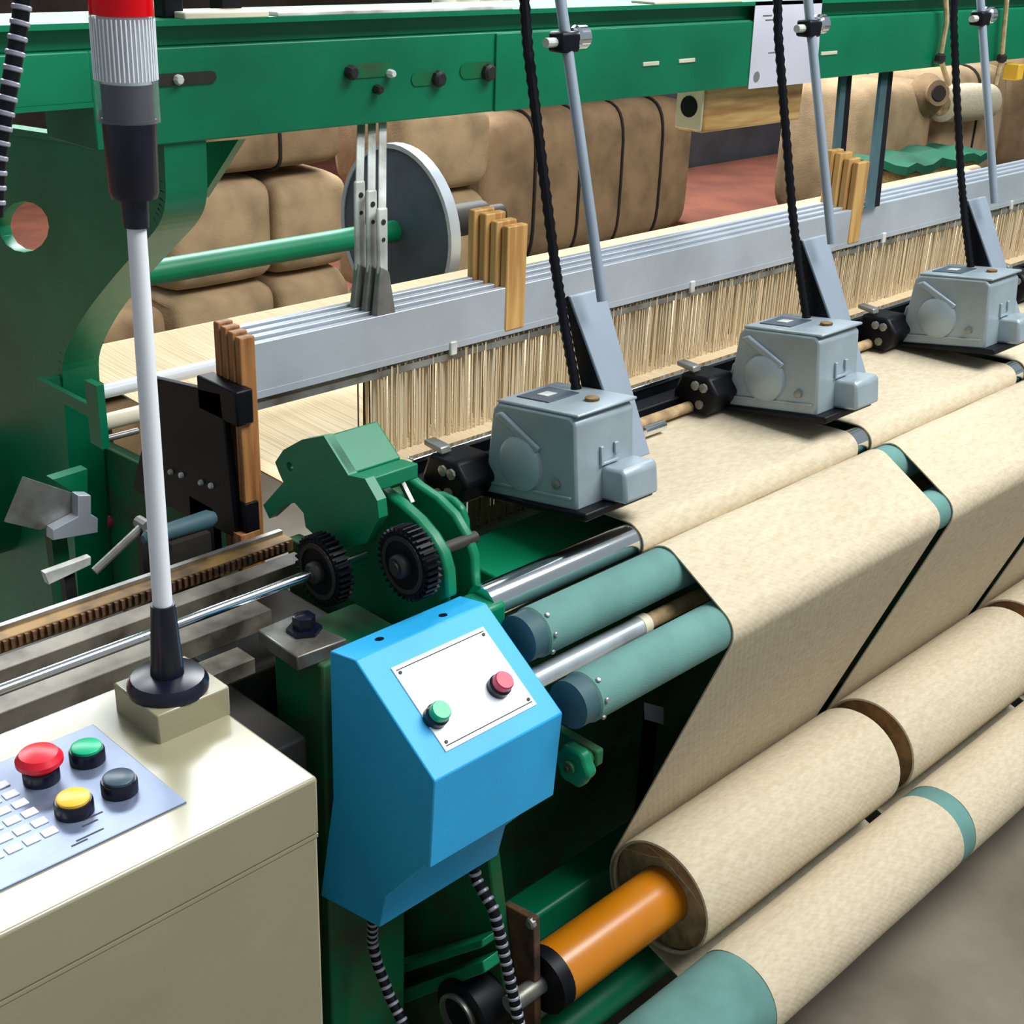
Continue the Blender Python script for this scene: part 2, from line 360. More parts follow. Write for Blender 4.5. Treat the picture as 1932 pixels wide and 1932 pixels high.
# ================================================================== rollers (axes along the loom)
C_CH = pol(37.2, 1.303); R_CH = 0.0250
C_UP = pol(39.75, 1.265); R_UP = 0.0330
C_RD = pol(42.1, 1.29);   R_RD = 0.0140
C_LO = pol(44.2, 1.235);  R_LO = 0.0330
C_RO = pol(55.35, 1.63);  R_RO = 0.0930; R_CORE = 0.0455
C_BT = pol(61.5, 1.62);   R_BT = 0.0705
XE = 4.4
def axis(c, x): return (x, c[0], c[1])
t = thing('breast_roller', 'polished chrome breast roller carrying the jute cloth', 'roller', axis(C_CH, 1.02))
part('tube', G().cyl(axis(C_CH, 1.02), axis(C_CH, XE), R_CH, n=32), 'chrome', t)
part('clamp', G().box(1.0, 1.035, C_CH[0] - 0.030, C_CH[0] + 0.02, C_CH[1] - 0.035, C_CH[1] + 0.012), 'green', t, bevel=0.006)
screw(t, (1.0, C_CH[0] - 0.006, C_CH[1] - 0.008), (-1, 0, 0), 0.007, 'dark', 'bolt')
for nm, c, r, lab in (('upper', C_UP, R_UP, 'teal emery covered roller directly below the chrome roller'), ('lower', C_LO, R_LO, 'teal emery covered roller below the thin chrome rod')):
    t = thing('emery_roller', lab, 'roller', axis(c, 1.0), 'teal emery press rollers')
    part('roller_body', G().lathe(axis(c, 1.042), (1, 0, 0), [(0, r - 0.004), (0.004, r), (XE - 1.042, r)], 36), 'teal', t)
    part('end_cap', G().cyl(axis(c, 1.020), axis(c, 1.046), r * 0.93, n=28), 'tealbar', t)
    for k in range(3):
        a = math.radians(120 + 45 * k); q = (1.052, c[0] + math.cos(a) * (r + 0.0005), c[1] + math.sin(a) * (r + 0.0005))
        screw(t, q, (0, math.cos(a), math.sin(a)), 0.0035, 'steel', 'rivet', 0.003)
t = thing('guide_rod', 'thin bright steel rod between the two teal rollers', 'rod', axis(C_RD, 1.03))
part('rod', G().cyl(axis(C_RD, 1.02), axis(C_RD, XE), R_RD * 0.8, n=24), 'jute_end', t)
part('sleeve', G().cyl(axis(C_RD, 1.022), axis(C_RD, 1.235), R_RD, n=24), 'bright', t, label='bright steel sleeve')
part('collar', G().cyl(axis(C_RD, 1.235), axis(C_RD, 1.25), R_RD * 1.05, n=24), 'cream', t)
t = thing('winding_roller', 'thick teal emery winding roller lowest on the loom front', 'roller', axis(C_BT, 1.0))
part('roller_body', G().cyl(axis(C_BT, 0.99), axis(C_BT, XE), R_BT, n=44), 'teal', t)
part('journal', G().cyl(axis(C_BT, 0.93), axis(C_BT, 1.0), 0.022, n=20), 'dark', t)
t = thing('core_tube', 'glossy orange core tube inside the first cloth roll', 'tube', axis(C_RO, 1.07))
part('tube_wall', G().cyl(axis(C_RO, 1.065), axis(C_RO, XE), R_CORE, n=36), 'orange', t)
part('end_flange', G().cyl(axis(C_RO, 1.045), axis(C_RO, 1.067), R_CORE * 1.02, n=32), 'black', t)
part('stub_shaft', G().cyl(axis(C_RO, 0.985), axis(C_RO, 1.05), 0.014, n=16), 'steel', t)

# ------------------------------------------------------------------ cloth strips and rolls
def ext_tangent(c1, r1, c2, r2, side):
    """straight run between two circles on the given side (+1 left of travel): end angles on each"""
    c1 = np.array(c1); c2 = np.array(c2); d = c2 - c1; L_ = np.linalg.norm(d); a = math.atan2(d[1], d[0])
    return math.degrees(a + side * math.acos(max(-1, min(1, (r1 - r2) / L_))))
def tangent_path():
    e_ = 0.0010
    P = [(1.345, 0.884), (1.25, 0.884), (1.12, 0.8845)]
    P += arc(C_CH[0], C_CH[1], R_CH + e_, 82, 205, 12)            # over the chrome roller and down its front
    a1 = ext_tangent(C_UP, R_UP + e_, C_LO, R_LO + e_, -1)         # upper to lower emery roller, outer side
    if math.cos(math.radians(a1)) > 0: a1 = ext_tangent(C_UP, R_UP + e_, C_LO, R_LO + e_, 1)
    a1 = a1 % 360
    P += arc(C_UP[0], C_UP[1], R_UP + e_, 60, a1, 8)
    rr = R_RO + 0.004
    d = np.array(C_RO) - np.array(C_LO); L_ = np.linalg.norm(d); al = math.atan2(d[1], d[0]); be = math.acos((R_LO + e_ + rr) / L_)
    cands = [(math.degrees(al + s_ * be)) for s_ in (1, -1)]       # crossing run: front of the lower roller to back of the roll
    a2 = max(cands, key=lambda t_: -math.cos(math.radians(t_)))
    a2 = a2 % 360
    P += arc(C_LO[0], C_LO[1], R_LO + e_, a1, a2, 8)
    s0 = P[-1]; a3 = a2 - 180
    e0 = (C_RO[0] + rr * math.cos(math.radians(a3)), C_RO[1] + rr * math.sin(math.radians(a3)))
    P += [(s0[0] + (e0[0] - s0[0]) * i / 6, s0[1] + (e0[1] - s0[1]) * i / 6) for i in range(1, 6)]
    P += arc(C_RO[0], C_RO[1], rr, a3, -66, 8)                     # behind and under the roll
    P += arc(C_BT[0], C_BT[1], R_BT + e_, -78, -325, 28)           # round the winding roller
    return P
PATH = tangent_path()[::-1]
strips = [(1.300, 1.845), (1.887, 2.408), (2.450, 2.985), (3.03, 3.55)]
names_s = ['jute cloth strip running down beside the blue switch box', 'jute cloth strip just past the first split', 'jute cloth strip just past the second split', 'jute cloth strip just past the third split']
for i, (a, b) in enumerate(strips):
    ph = random.random() * 6
    single('cloth_strip', G().sheet(PATH, a, b, 0.0022, 14, lambda x, k: 0.0006 * math.sin(x * 23 + ph + k * 0.7)), 'jute', 'woven ' + names_s[i], 'cloth', 'woven jute cloth strips', smooth=60)
    t = thing('cloth_roll', ['thick roll of jute cloth on the orange core tube', 'roll of jute cloth past the first brown gap', 'roll of jute cloth past the second brown gap', 'roll of jute cloth past the third brown gap'][i], 'cloth roll', axis(C_RO, a), 'wound jute cloth rolls')
    g = G().lathe(axis(C_RO, a), (1, 0, 0), [(0.004, R_RO - 0.006), (0, R_RO - 0.004), (0.001, R_RO - 0.001), (0.006, R_RO), (b - a - 0.006, R_RO), (b - a, R_RO - 0.004), (b - a - 0.004, R_RO - 0.006)], 48, cap=False)
    part('wound_cloth', g, 'jute', t)
    g = G().ring(axis(C_RO, a + 0.012), axis(C_RO, b - 0.012), R_RO - 0.004, R_CORE + 0.0005, 48)
    part('roll_end', g, 'jute_end', t, label='frayed end of the roll')
    if i == 0:
        for k, (a0, a1) in enumerate(((70, 150), (10, 120))):
            pa = [(a + 0.004 - 0.004 * math.sin(j / 8 * math.pi), C_RO[0] + (0.088 - 0.02 * math.sin(j / 8 * math.pi)) * math.cos(math.radians(180 - a0 - (a1 - a0) * j / 8)),
                   C_RO[1] + (0.088 - 0.02 * math.sin(j / 8 * math.pi)) * math.sin(math.radians(180 - a0 - (a1 - a0) * j / 8))) for j in range(9)]
            part('loose_thread', G().tube(pa, 0.0008, 5), 'rope', t)

# ================================================================== warp, heddle frames, reed
single('warp_sheet', G().sheet([(2.13, 0.912), (2.05, 0.905), (1.62, 0.890), (1.36, 0.884)], 1.03, 4.3, 0.003, 1), 'yarn', 'sheet of pale jute warp yarns stretched behind the heddle frames', 'warp yarns', kind='stuff')
t = thing('back_rest', 'round back rest beam wrapped by the pale warp yarns', 'beam', (1.0, 2.13, 0.88))
part('roller_body', G().cyl((0.98, 2.13, 0.882), (4.4, 2.13, 0.882), 0.030, n=24), 'yarn', t)
part('bearing', G().box(0.958, 0.99, 2.08, 2.18, 0.83, 0.93), 'dark', t, bevel=0.006)
FY = [1.450, 1.4665, 1.483, 1.4995]; FX0 = 0.972
wc = xz([(958, 430), (1010, 610)], 1.444); wr = xz([(1622, 290), (1660, 455)], 1.444)
for i, y in enumerate(FY):
    dz = [0, 0.004, 0.007, 0.010][i]; z0, z1 = 1.036 + dz, 1.108 + dz
    t = thing('heddle_frame', ['front aluminium heddle frame facing the woven cloth', 'second aluminium heddle frame behind the front one', 'third aluminium heddle frame counted from the cloth', 'rearmost aluminium heddle frame nearest the warp'][i], 'heddle frame', (2.5, y, 0.6), 'stacked aluminium heddle frames')
    part('top_rail', G().box(FX0 + 0.006, 4.3, y - 0.0055, y + 0.0055, z0, z1), 'alu', t, bevel=0.0012)
    part('rail_lip', G().box(FX0 + 0.006, 4.3, y - 0.0062, y - 0.003, z0 - 0.006, z0 + 0.004), 'alu', t)
    part('bottom_rail', G().box(FX0 + 0.006, 4.3, y - 0.0055, y + 0.0055, 0.64, 0.70), 'alu', t, bevel=0.001)
    part('end_block', G().box(FX0 - 0.016, FX0 + 0.008, y - 0.0068, y + 0.0068, 0.66, z1 + 0.012), 'woodd', t, bevel=0.002)
    part('heddle_bar', G().box(FX0 + 0.01, 4.3, y - 0.002, y + 0.002, z0 - 0.024, z0 - 0.014), 'steel', t)
    for (a, b), dzt in ((wc, 0.0), (wr, 0.0)):
        x0, x1 = a[0], b[0]
        off = [0, 0.0, -0.012, -0.02][i]
        part('centre_bar', G().box(x0 - 0.012 * i * 0.7, x0 - 0.012 * i * 0.7 + 0.044, y - 0.0075, y + 0.0075, z0 + (0 if i == 0 else 0.03), 1.204 + [0, 0.006, 0.016, 0.02][i]), 'wood', t, bevel=0.0025)
    for cx in (1.335, 1.93, 2.6, 3.2):
        part('rail_clip', G().box(cx, cx + 0.014, y - 0.009, y - 0.003, z0 - 0.016, z0 + 0.006), 'whitem', t, bevel=0.002)
    g = G(); x = 1.20
    while x < 4.2:
        w = random.uniform(0.0007, 0.0019); yy = y + random.uniform(-0.003, 0.003); sl = random.uniform(-0.004, 0.004)
        g.hexa([(x - w, yy, 0.70), (x + w, yy, 0.70), (x + w, yy + 0.001, 0.70), (x - w, yy + 0.001, 0.70)],
               [(x - w + sl, yy, z0 - 0.01), (x + w + sl, yy, z0 - 0.01), (x + w + sl, yy + 0.001, z0 - 0.01), (x - w + sl, yy + 0.001, z0 - 0.01)])
        x += random.uniform(0.0035, 0.008)
    part('heddle_wires', g, ['yarn', 'cream', 'yarn', 'rust'][i], t, stuff=True)
for k, (u, v) in enumerate([(478, 668), (478, 715)]):
    p = PY(u, v, 1.4445)
# reed and its cap
ry = 1.335; rz = CAM[2] - ry * math.tan(math.radians(28.35))
t = thing('reed', 'long black reed with bright steel cap across the warp', 'reed', (1.17, ry, 0.86))
part('reed_cap', G().box(1.16, 4.3, ry - 0.007, ry + 0.007, rz - 0.008, rz), 'chrome', t, bevel=0.002)
part('reed_band', G().box(1.17, 4.3, ry - 0.004, ry + 0.006, 0.835, rz - 0.008), 'black', t)
t = thing('temple_bar', 'black temple bar with tan roller in front of the reed', 'temple', (1.17, 1.27, 0.87))
part('bar', G().box(1.10, 4.3, 1.283, 1.318, 0.892, 0.912), 'black', t, bevel=0.003)
part('spiked_roller', G().cyl((1.12, 1.262, 0.9), (4.3, 1.262, 0.9), 0.0095, n=14), 'jute_end', t)
for k in range(1, 5):
    part('roller_stub', G().cyl((1.10 + 0.565 * k - 0.10, 1.236, 0.899), (1.10 + 0.565 * k - 0.05, 1.236, 0.899), 0.009, n=14), 'chrome', t)

# ================================================================== selvedge units (grey gear boxes on hanging arms)
XB = 1.205
q = yz([(931, 753), (1085, 784), (1088, 967), (913, 930)], XB)     # left face corners: back top, front top, front bottom, back bottom
BX1 = 1.334
u = thing('selvedge_unit', 'grey cast gear box on a hanging arm beside the green gear bracket', 'gear box', (XB, 1.06, 0.90), 'grey selvedge gear boxes over the cloth')
def L(a, b, t): return (a[0] + (b[0] - a[0]) * t, a[1] + (b[1] - a[1]) * t)
def Q(s, h): return L(L(q[3], q[2], s), L(q[0], q[1], s), h)        # s back->front, h bottom->top on the left face
# body with chamfered shoulders
body = G().prism([Q(0, .0), Q(1, .0), Q(1, .90), Q(.94, .97), Q(.05, .97), Q(.0, .90)], 'x', XB, BX1 - 0.012)
b_ = part('gear_case', body, 'cast', u, bevel=0.004)
part('top_lid', G().prism([Q(.03, .965), Q(1.02, .965), Q(1.02, 1.0), Q(.03, 1.0)], 'x', XB + 0.002, BX1 - 0.008), 'cast', u, bevel=0.003)
pl = [Q(.12, 1.0), Q(.52, 1.0), Q(.52, 1.012), Q(.12, 1.012)]
part('name_plate', G().prism(pl, 'x', XB + 0.026, XB + 0.088), 'lilac', u, bevel=0.001)
part('name_plate_mark', G().prism([Q(.25, 1.012), Q(.38, 1.012), Q(.38, 1.018), Q(.25, 1.018)], 'x', XB + 0.046, XB + 0.066), 'whitem', u)
# oil plug on the lid
c = Q(.78, 1.0); up = np.array(Q(.78, 1.06)) - np.array(c); up /= np.linalg.norm(up)
part('oil_plug', G().lathe((XB + 0.07, c[0], c[1]), (0, up[0], up[1]), [(0, 0.010), (0.004, 0.010), (0.005, 0.006)], 10), 'rack', u)
# diagonal rib, boss and screws on the left face
rb = [Q(.05, .86), Q(.14, .90), Q(.62, .60), Q(.56, .52)]
part('diagonal_rib', G().prism(rb, 'x', XB - 0.006, XB + 0.002), 'cast', u, bevel=0.003)
cb = Q(.40, .40)
part('round_boss', G().lathe((XB + 0.002, cb[0], cb[1]), (-1, 0, 0), [(0, 0.040), (0.008, 0.038), (0.013, 0.030)], 28), 'cast', u)
part('side_web', G().prism([Q(.05, .12), Q(.95, .12), Q(.95, .15), Q(.05, .15)], 'x', XB - 0.003, XB + 0.002), 'cast', u, bevel=0.001)
c = Q(.80, .26); part('screw', G().lathe((XB + 0.001, c[0], c[1]), (-1, 0, 0), [(0, 0.007), (0.006, 0.007), (0.007, 0.004)], 8), 'steel', u)
# front ribs and mould mark
fy = lambda h: Q(1, h)
for (x0, x1, h0, h1) in ((XB + 0.046, XB + 0.052, .42, .60), (XB + 0.074, XB + 0.082, .48, .60), (XB + 0.046, XB + 0.082, .40, .43)):
    a, b = Q(1.0, h0), Q(1.0, h1)
    part('mould_mark', G().prism([a, b, (b[0] - 0.004, b[1]), (a[0] - 0.004, a[1])], 'x', x0, x1), 'cast', u, bevel=0.001)
# junction block on the front
part('junction_block', G().prism([Q(.90, .02), Q(1.24, .02), Q(1.24, .34), Q(1.20, .38), Q(.90, .38)], 'x', XB + 0.050, BX1 - 0.010), 'cast', u, bevel=0.005)
# back shoulder
part('back_shoulder', G().prism([Q(-.07, .12), Q(.02, .08), Q(.02, .60), Q(-.07, .5)], 'x', XB + 0.012, XB + 0.09), 'cast', u, bevel=0.004)
# black base plate and guide block
part('base_plate', G().prism([Q(-.12, -.025), Q(1.12, -.07), Q(1.12, .02), Q(-.12, .03)], 'x', XB - 0.006, BX1 + 0.004), 'black', u, bevel=0.003)
gb = [(1.225, 0.893), (1.205, 0.93), (1.23, 0.958), (1.285, 0.955), (1.30, 0.915), (1.28, 0.893)]
kb = part('guide_block', G().prism(gb, 'x', XB - 0.055, XB + 0.012), 'black', u, bevel=0.006)
for (dy, dz) in ((1.235, 0.940), (1.252, 0.940), (1.24, 0.910)):
    part('bolt', G().lathe((XB - 0.053, dy, dz), (-1, 0, 0), [(0, 0.008), (0.006, 0.008), (0.007, 0.004)], 8), 'steel', u)
part('toe_lever', G().prism([(1.262, 0.958), (1.30, 0.962), (1.30, 0.970), (1.265, 0.968)], 'x', XB - 0.05, XB - 0.03), 'steel', u, bevel=0.002)
# hanging arm: flat grey channel, side web, rod and knob
AX = 1.325
def AP(u_, v_): p = PX(u_, v_, AX); return (p[1], p[2])
ty, tz = AP(1076, 560); xr_ = float(PY(1141, 535, ty)[0])
pb = PX(1227, 856, AX + 0.046); by_, bz = float(pb[1]), float(pb[2])
part('arm_channel', G().hexa([(AX, ty, tz), (xr_, ty, tz), (xr_, ty + 0.006, tz), (AX, ty + 0.006, tz)],
                             [(AX + 0.002, by_, bz), (AX + 0.046, by_, bz), (AX + 0.046, by_ + 0.006, bz), (AX + 0.002, by_ + 0.006, bz)]), 'barg', u, bevel=0.0015)
part('arm_web', G().hexa([(AX, ty + 0.005, tz), (AX, ty + 0.010, tz - 0.004), (AX + 0.004, ty + 0.010, tz - 0.004), (AX + 0.004, ty + 0.005, tz)],
                         [(AX + 0.002, by_ + 0.005, bz), (AX + 0.002, by_ + 0.075, bz + 0.02), (AX + 0.006, by_ + 0.075, bz + 0.02), (AX + 0.006, by_ + 0.005, bz)]), 'black', u)
ra = np.array([AX + 0.016, *AP(1118, 545)]); rbm = np.array([AX + 0.016, *AP(1052, 75)]); rt = ra + (rbm - ra) * 1.55
ra = ra + (ra - rbm) * 0.06
part('arm_rod', G().cyl(ra, rt, 0.0075, n=14), 'barg', u)
rt_tip = rt
# clamp with knurled knob
part('clamp_block', G().box(AX - 0.004, AX + 0.032, rbm[1] - 0.012, rbm[1] + 0.014, rbm[2] - 0.016, rbm[2] + 0.010), 'black', u, bevel=0.004)
part('knob', G().lathe((AX + 0.030, rbm[1], rbm[2] + 0.002), (1, 0.0, 0.0), [(0, 0.012), (0.004, 0.015), (0.020, 0.015), (0.024, 0.011)], 18), 'chrome', u)
part('clamp_bolt', G().cyl((AX - 0.022, rbm[1], rbm[2] - 0.003), (AX - 0.002, rbm[1], rbm[2] - 0.003), 0.006, n=10), 'whitem', u)
# second black upright behind the rod, ribbed hose
ha = [np.array([AX - 0.016, *AP(uu, vv)]) for uu, vv in ((1103, 735), (1080, 610), (1060, 480), (1035, 280), (1012, 90), (1000, -80), (995, -185))]
hp = []
for k in range(len(ha) - 1):
    for j in range(16): hp.append(ha[k] + (ha[k + 1] - ha[k]) * j / 16)
hp.append(ha[-1])
part('ribbed_hose', G().tube(hp, 0.0075, 10, rr=[0.0078 if (k // 1) % 2 else 0.0062 for k in range(len(hp))]), 'black', u)
# short overhead hanger holding rod and hose
part('hanger_bracket', G().box(AX - 0.03, AX + 0.04, rt[1] - 0.02, rt[1] + 0.03, rt[2] - 0.03, rt[2] + 0.01), 'black', u, bevel=0.003)
PITCH = 0.566
labs = ['grey cast gear box on a hanging arm above the first split in the cloth', 'grey cast gear box on a hanging arm above the second split in the cloth', 'grey cast gear box on a hanging arm above the third split in the cloth']
for k in range(1, 4):
    c = copy_tree(u); c.location.x += PITCH * k; c['label'] = labs[k - 1]
t = thing('overhead_rail', 'black square rail above the beam that holds the hanging arms', 'rail', (1.0, rt_tip[1], rt_tip[2]))
part('rail_tube', G().box(1.02, 4.6, rt_tip[1] - 0.02, rt_tip[1] + 0.025, rt_tip[2] + 0.008, rt_tip[2] + 0.05), 'black', t, bevel=0.004)
for x in (1.06, 4.5):
    part('bracket_arm', G().box(x, x + 0.03, rt_tip[1], BY + 0.07, rt_tip[2] + 0.012, rt_tip[2] + 0.045), 'black', t)
    part('bracket_post', G().box(x, x + 0.03, BY + 0.04, BY + 0.07, 1.508, rt_tip[2] + 0.02), 'black', t)

# ================================================================== control cabinet with panel
cx0, cx1, cy0, cy1, cz = 0.03, 0.570, 0.778, 1.02, 0.960
t = thing('control_cabinet', 'beige metal control cabinet with sloping shine and button panel on top', 'control cabinet', (0.3, 0.9, 0))
part('cabinet_body', G().box(cx0, cx1, cy0, cy1, 0.02, 0.897), 'beige', t, bevel=0.003)
part('lid', G().box(cx0 - 0.001, cx1 + 0.001, cy0 - 0.001, cy1 + 0.001, 0.900, cz), 'beige', t, bevel=0.003)
part('seam_gasket', G().box(cx0 + 0.004, cx1 - 0.0005, cy0 - 0.0008, cy1 - 0.004, 0.8968, 0.9002), 'beige', t)
part('plinth', G().box(cx0 + 0.02, cx1 - 0.02, cy0 + 0.02, cy1 - 0.02, 0.0, 0.021), 'dark', t)
part('beacon_mount', G().box(0.496, 0.572, 0.910, 0.985, cz - 0.002, 0.990), 'beige', t, bevel=0.002)
part('panel_plate', G().box(0.06, 0.468, 0.821, 0.976, cz - 0.001, cz + 0.002), 'plate', t, bevel=0.0008)
zt = cz + 0.002
def button(px, py, m, r, mush=False, name='push_button', lab=None):
    p = PZ(px, py, zt + 0.012); b = part(name, G().lathe((p[0], p[1], zt - 0.001), (0, 0, 1), [(0, r * 1.06), (0.011, r * 1.06), (0.013, r * 0.98)], 28), 'navy', t, label=lab)
    if mush: g = G().lathe((p[0], p[1], zt + 0.010), (0, 0, 1), [(0, r * 0.8), (0.004, r * 1.05), (0.008, r * 1.36), (0.012, r * 1.36), (0.017, r * 1.1), (0.0195, r * 0.5), (0.020, 0.0005)], 32)
    else: g = G().lathe((p[0], p[1], zt + 0.010), (0, 0, 1), [(0, r * 0.9), (0.0045, r * 0.9), (0.0055, r * 0.8)], 28)
    part('button_cap', g, m, b)
button(76, 1448, 'red', 0.0145, True, 'emergency_stop', 'red mushroom emergency stop')
button(163, 1412, 'gbut', 0.0145, lab='green push button'); button(224, 1470, 'kbut', 0.0145, lab='dark grey push button'); button(138, 1508, 'ybut', 0.0150, lab='yellow push button')
# keypad: key rows follow the panel, measured on the plate
k00 = PZ(93, 1570, zt); kx = (PZ(93, 1570, zt) - PZ(61, 1587, zt)); ky = (PZ(93, 1570, zt) - PZ(76, 1551, zt))
for r in range(7):
    for cc_ in range(5):
        p = k00 - np.array([abs(kx[0]) * cc_ * 1.0, 0, 0]) + np.array([0, abs(ky[1]) * r * 1.0, 0])
        if p[1] > 0.955 or p[0] < 0.28: continue
        part('key', G().box(p[0] - 0.0062, p[0] + 0.0062, p[1] - 0.0046, p[1] + 0.0046, zt - 0.0003, zt + 0.0012), 'white', t, bevel=0.0006)
for (uu, vv, w) in [(175, 1540, 0.018), (170, 1553, 0.014), (170, 1575, 0.024), (150, 1590, 0.014)]:
    p = PZ(uu, vv, zt); part('legend_mark', G().box(p[0] - w / 2, p[0] + w / 2, p[1] - 0.0009, p[1] + 0.0009, zt - 0.0003, zt + 0.0002), 'ink', t)

# ------------------------------------------------------------------ signal tower
bx, by = 0.530, 0.946
def zat(v, uu=None):   # height on the tower axis that is seen at image row v
    lo, hi = 0.9, 1.9
    for _ in range(40):
        m_ = (lo + hi) / 2; d = MC.T @ (np.array([bx, by, m_]) - CAM); vv = CC - FPX * d[1] / -d[2]
        if vv > v: lo = m_
        else: hi = m_
    return lo
t = thing('signal_tower', 'white pole signal tower with red and clear lamp on the cabinet', 'signal light', (bx, by, 0.99))
LEAN = np.array([0.0145, 0, 1.0]); LEAN /= np.linalg.norm(LEAN)
def lz(g_prof, m, name, lab=None, par=None, n=32): return part(name, G().lathe((bx, by, 0.99), LEAN, [(h - 0.99, r) for h, r in g_prof], n), m, par or t, label=lab)
def lring(z0, z1, ro, ri, m, name): return part(name, G().ring(np.array([bx, by, 0.99]) + LEAN * (z0 - 0.99), np.array([bx, by, 0.99]) + LEAN * (z1 - 0.99), ro, ri, 40), m, t)
zs = [zat(v) for v in (1140, 430, 372, 225, 158, 28)]
lz([(0.989, 0.0370), (0.996, 0.0370), (1.002, 0.033), (1.005, 0.021)], 'navy', 'base_disc')
lz([(1.003, 0.0155), (zs[0], 0.0108)], 'navy', 'sleeve')
lz([(zs[0] - 0.01, 0.0088), (zs[1] + 0.005, 0.0076)], 'white', 'pole')
lz([(zs[1], 0.0100), (zs[2], 0.0108)], 'navy', 'neck')
lz([(zs[2] - 0.001, 0.0175), (zs[2] + 0.004, 0.0192), (zs[3], 0.0205)], 'navy', 'lamp_base')
lring(zs[3] - 0.002, zs[5], 0.0236, 0.0224, 'clear', 'clear_lens')
lz([(zs[3], 0.0195), (zs[4], 0.0195)], 'navy', 'inner_socket')
lz([(zs[4], 0.0185), (zs[5] - 0.001, 0.0185)], 'white', 'inner_diffuser')
lz([(zs[5], 0.0236), (zs[5] + 0.065, 0.0236)], 'redlens', 'red_lens')
lz([(zs[5] + 0.065, 0.024), (zs[5] + 0.073, 0.024), (zs[5] + 0.078, 0.016)], 'navy', 'cap')
g = G()
for i in range(44):
    a = 2 * math.pi * i / 44; o_ = np.array([0.0232 * math.cos(a), 0.0232 * math.sin(a), 0])
    g.cyl(np.array([bx, by, 0.99]) + LEAN * (zs[4] + 0.003 - 0.99) + o_, np.array([bx, by, 0.99]) + LEAN * (zs[5] - 0.002 - 0.99) + o_, 0.0008, n=5)
part('lens_flutes', g, 'white', t, stuff=True)

# ================================================================== blue switch box
SX0 = 0.800; SX1 = 1.003; SXL = 1.0
pf = yz([(622, 1228), (670, 1245), (820, 1475), (810, 1640), (728, 1692), (716, 1750), (605, 1690)], SX0)
t = thing('switch_box', 'blue sheet metal switch box with white plate and two buttons', 'switch box', (0.88, 0.97, pf[5][1]))
part('box_body', G().prism([pf[0], pf[1], pf[2], pf[3], (1.06, pf[3][1] - 0.005)], 'x', SX0, SX1), 'blue', t, bevel=0.0018)
part('cable_tray', G().prism([(pf[3][0] + 0.004, pf[3][1] + 0.004), pf[4], pf[5], pf[6], (1.06, pf[3][1])], 'x', SX0 + 0.0002, SXL), 'blue', t, bevel=0.0012)
# slanted face frame: e along face (down), normal n
A = np.array(pf[1]); B = np.array(pf[2]); e = (B - A) / np.linalg.norm(B - A); n_ = np.array([e[1], -e[0]])
if n_[0] > 0: n_ = -n_
LEN = np.linalg.norm(B - A)
def face(x, s, h): p = A + e * s + n_ * h; return (x, p[0], p[1])
def fbox(x0, x1, s0, s1, h0, h1): return G().hexa([face(x0, s0, h0), face(x1, s0, h0), face(x1, s1, h0), face(x0, s1, h0)], [face(x0, s0, h1), face(x1, s0, h1), face(x1, s1, h1), face(x0, s1, h1)])
w = SX1 - SX0
part('white_plate', fbox(SX0 + 0.033, SX1 - 0.026, LEN * 0.16, LEN * 0.86, -0.001, 0.0016), 'white', t, bevel=0.0006)
for s_ in (0.195, 0.825): part('plate_line', fbox(SX0 + 0.037, SX1 - 0.030, LEN * s_ - 0.0006, LEN * s_ + 0.0006, 0.001, 0.0020), 'ink', t)
for s_ in (0.22, 0.80):
    for x in (SX0 + 0.040, SX1 - 0.033):
        part('screw', G().lathe(face(x, LEN * s_, 0.001), (0, n_[0], n_[1]), [(0, 0.0022), (0.0018, 0.0022)], 8), 'dark', t)
def facepix(uu, vv, h=0.0):
    # meet the slanted face plane
    d = ray(uu, vv); p0 = np.array(face(0.85, 0, h)); nn = np.array([0, n_[0], n_[1]]); s_ = ((p0 - CAM) @ nn) / (d @ nn); return CAM + d * s_
for (uu, vv, m, lab) in ((834, 1338, 'gbut', 'green button'), (953, 1282, 'redd', 'dull red button')):
    p = facepix(uu, vv, 0.022); base = p - np.array([0, n_[0], n_[1]]) * 0.022
    b = part('push_button', G().lathe(base, (0, n_[0], n_[1]), [(0, 0.0142), (0.010, 0.0142), (0.012, 0.0125)], 24), 'navy', t, label=lab)
    part('button_cap', G().lathe(base, (0, n_[0], n_[1]), [(0.010, 0.0118), (0.020, 0.0122), (0.022, 0.0108)], 24), m, b)
for (uu, vv) in ((716, 1206), (836, 1161)):
    d = ray(uu, vv); a = np.array([0, *pf[0]]); b2 = np.array([0, *pf[1]]); tn = np.cross([1, 0, 0], b2 - a); tn /= np.linalg.norm(tn)
    s_ = ((a - CAM) @ tn) / (d @ tn); p = CAM + d * s_
    if tn[2] < 0: tn = -tn
    part('lid_hole', G().lathe(p - tn * 0.001, tn, [(0, 0.0055), (0.0016, 0.0055)], 14), 'navy', t)
part('mounting_arm', G().box(SX1 - 0.06, 1.010, 1.0, 1.05, 0.70, 0.76), 'dark', t)

